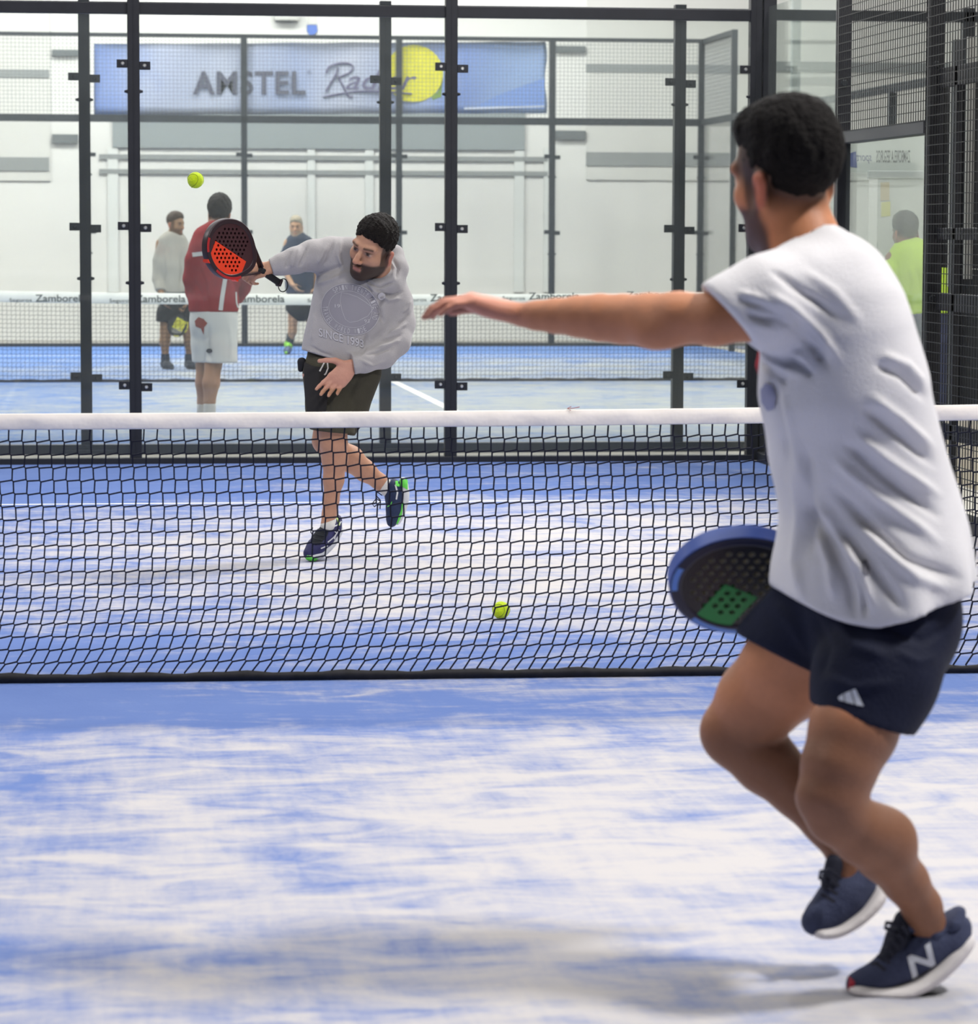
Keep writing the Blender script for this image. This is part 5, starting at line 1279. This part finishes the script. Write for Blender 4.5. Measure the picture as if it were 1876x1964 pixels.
# --- lime tee outside the side glass
Q=Px(10.62)
hR=R_of((-.25,.93,-.15),(-.03,0,1)); hc=Q.p(1737,446,0); hs=1.0
B=Solid(); head(B,hc,hR,hs)
B.chain(Q.ch([(1738,465,.0,17),(1742,482,0,18)]),.02)
B.chain(Q.ch([(1752,492,0,36,1.2),(1762,540,0,46,1.35),(1766,600,0,43,1.3),(1768,660,0,46,1.3)]),.03,DEP)
B.chain(Q.ch([(1714,498,0,18),(1706,535,-.02,15),(1716,565,.02,13.5),(1738,590,.12,10.5),(1750,598,.2,9)]),.02); B.chain(Q.ch([(1806,500,0,18),(1820,545,-.02,15),(1822,590,.05,13),(1812,625,.12,10)]),.02)
hand(B,Q.p(1751,599,.21),(.6,.6,0),(0,0,1),(0,1,.3),1.0); hand(B,Q.p(1812,626,.13),(-.2,.4,-.9),(-.8,.3,0),(-.5,1,.3),1.0)
B.chain(Q.ch([(1748,660,0,38),(1746,760,-.02,28),(1748,790,0,22),(1750,830,.03,16),(1752,846,.03,14)]),.02); B.chain(Q.ch([(1790,660,0,38),(1792,760,-.02,28),(1793,790,0,22),(1795,830,.03,16),(1796,846,.03,14)]),.02)
VF=B.mesh(.012,smooth=1); V=VF[0]; C=np.tile(np.array(lin((150,112,90))),(len(V),1)); head_cols(V,C,hc,hR,hs,stub=(60,50,46),hairline=lambda y:.62*y)
ym=tag(solid_obj('person',VF,skin,None,C),'man in lime yellow t-shirt with his back turned outside the side glass','person')
hair('hair',ym,hc,hR,hs,mat('hair_black_far',(52,52,54),.7),.009,.012,[((0,.0,-.004),(0,.62,-.785))],.003,.003,11)
limt=mat('lime_tee',(202,238,84),.8,noise=(9,.05),bump=(120,.3))
S=Solid(); S.chain(Q.ch([(1744,488,0,36,1.15),(1760,515,0,56,1.4),(1766,560,0,54,1.35),(1770,610,0,54,1.3)]),.03,DEP); S.plane(Q.p(1766,602,0),(.04,0,-1),.005)
for L,cp,cn in (([(1728,495,0,25),(1710,520,-.01,22),(1704,545,-.02,20)],(1706,531,-.01),(-.25,0,-.97)),([(1798,497,0,25),(1818,528,-.01,22),(1824,550,-.02,20)],(1821,540,-.01),(.2,0,-.97))):
    q1=Solid(); q1.chain(Q.ch(L),.02); q1.plane(Q.p(*cp),cn,.004); sub(S,q1,.025)
solid_obj('t_shirt',folds(S.mesh(.010,smooth=1),[([(1720,500),(1722,520),(1726,540)],2.5,-.010),([(1745,510),(1752,540),(1748,580)],4,.008),([(1760,520),(1764,560),(1758,595)],4,-.008)]),limt,ym)
S=Solid(); S.chain(Q.ch([(1768,590,0,50,1.25),(1769,660,0,54,1.25)]),.02,DEP)
for L in ([(1748,660,0,42),(1746,760,-.02,34),(1750,850,.03,24),(1751,862,.03,24)],[(1790,660,0,42),(1792,760,-.02,34),(1795,850,.03,24),(1796,862,.03,24)]):
    q1=Solid(); q1.chain(Q.ch(L),.02); q1.plane(Q.p(1770,846,0),(0,0,-1),.005); sub(S,q1,.012)
solid_obj('trousers',S.mesh(.011,smooth=1),mat('slate_cloth',(66,72,96),.8),ym)
feet(ym,Q,[([(1750,847,-.03,14,1),(1749,851,.1,13,1),(1748,853,.17,10,1)],[(1750,857,-.05,5,.3),(1749,857,.1,5,.3),(1747,857,.18,4.5,.3)]),([(1795,847,-.03,14,1),(1797,851,.1,13,1),(1799,853,.17,10,1)],[(1795,857,-.05,5,.3),(1797,857,.1,5,.3),(1799,857,.18,4.5,.3)])],shd,shw)
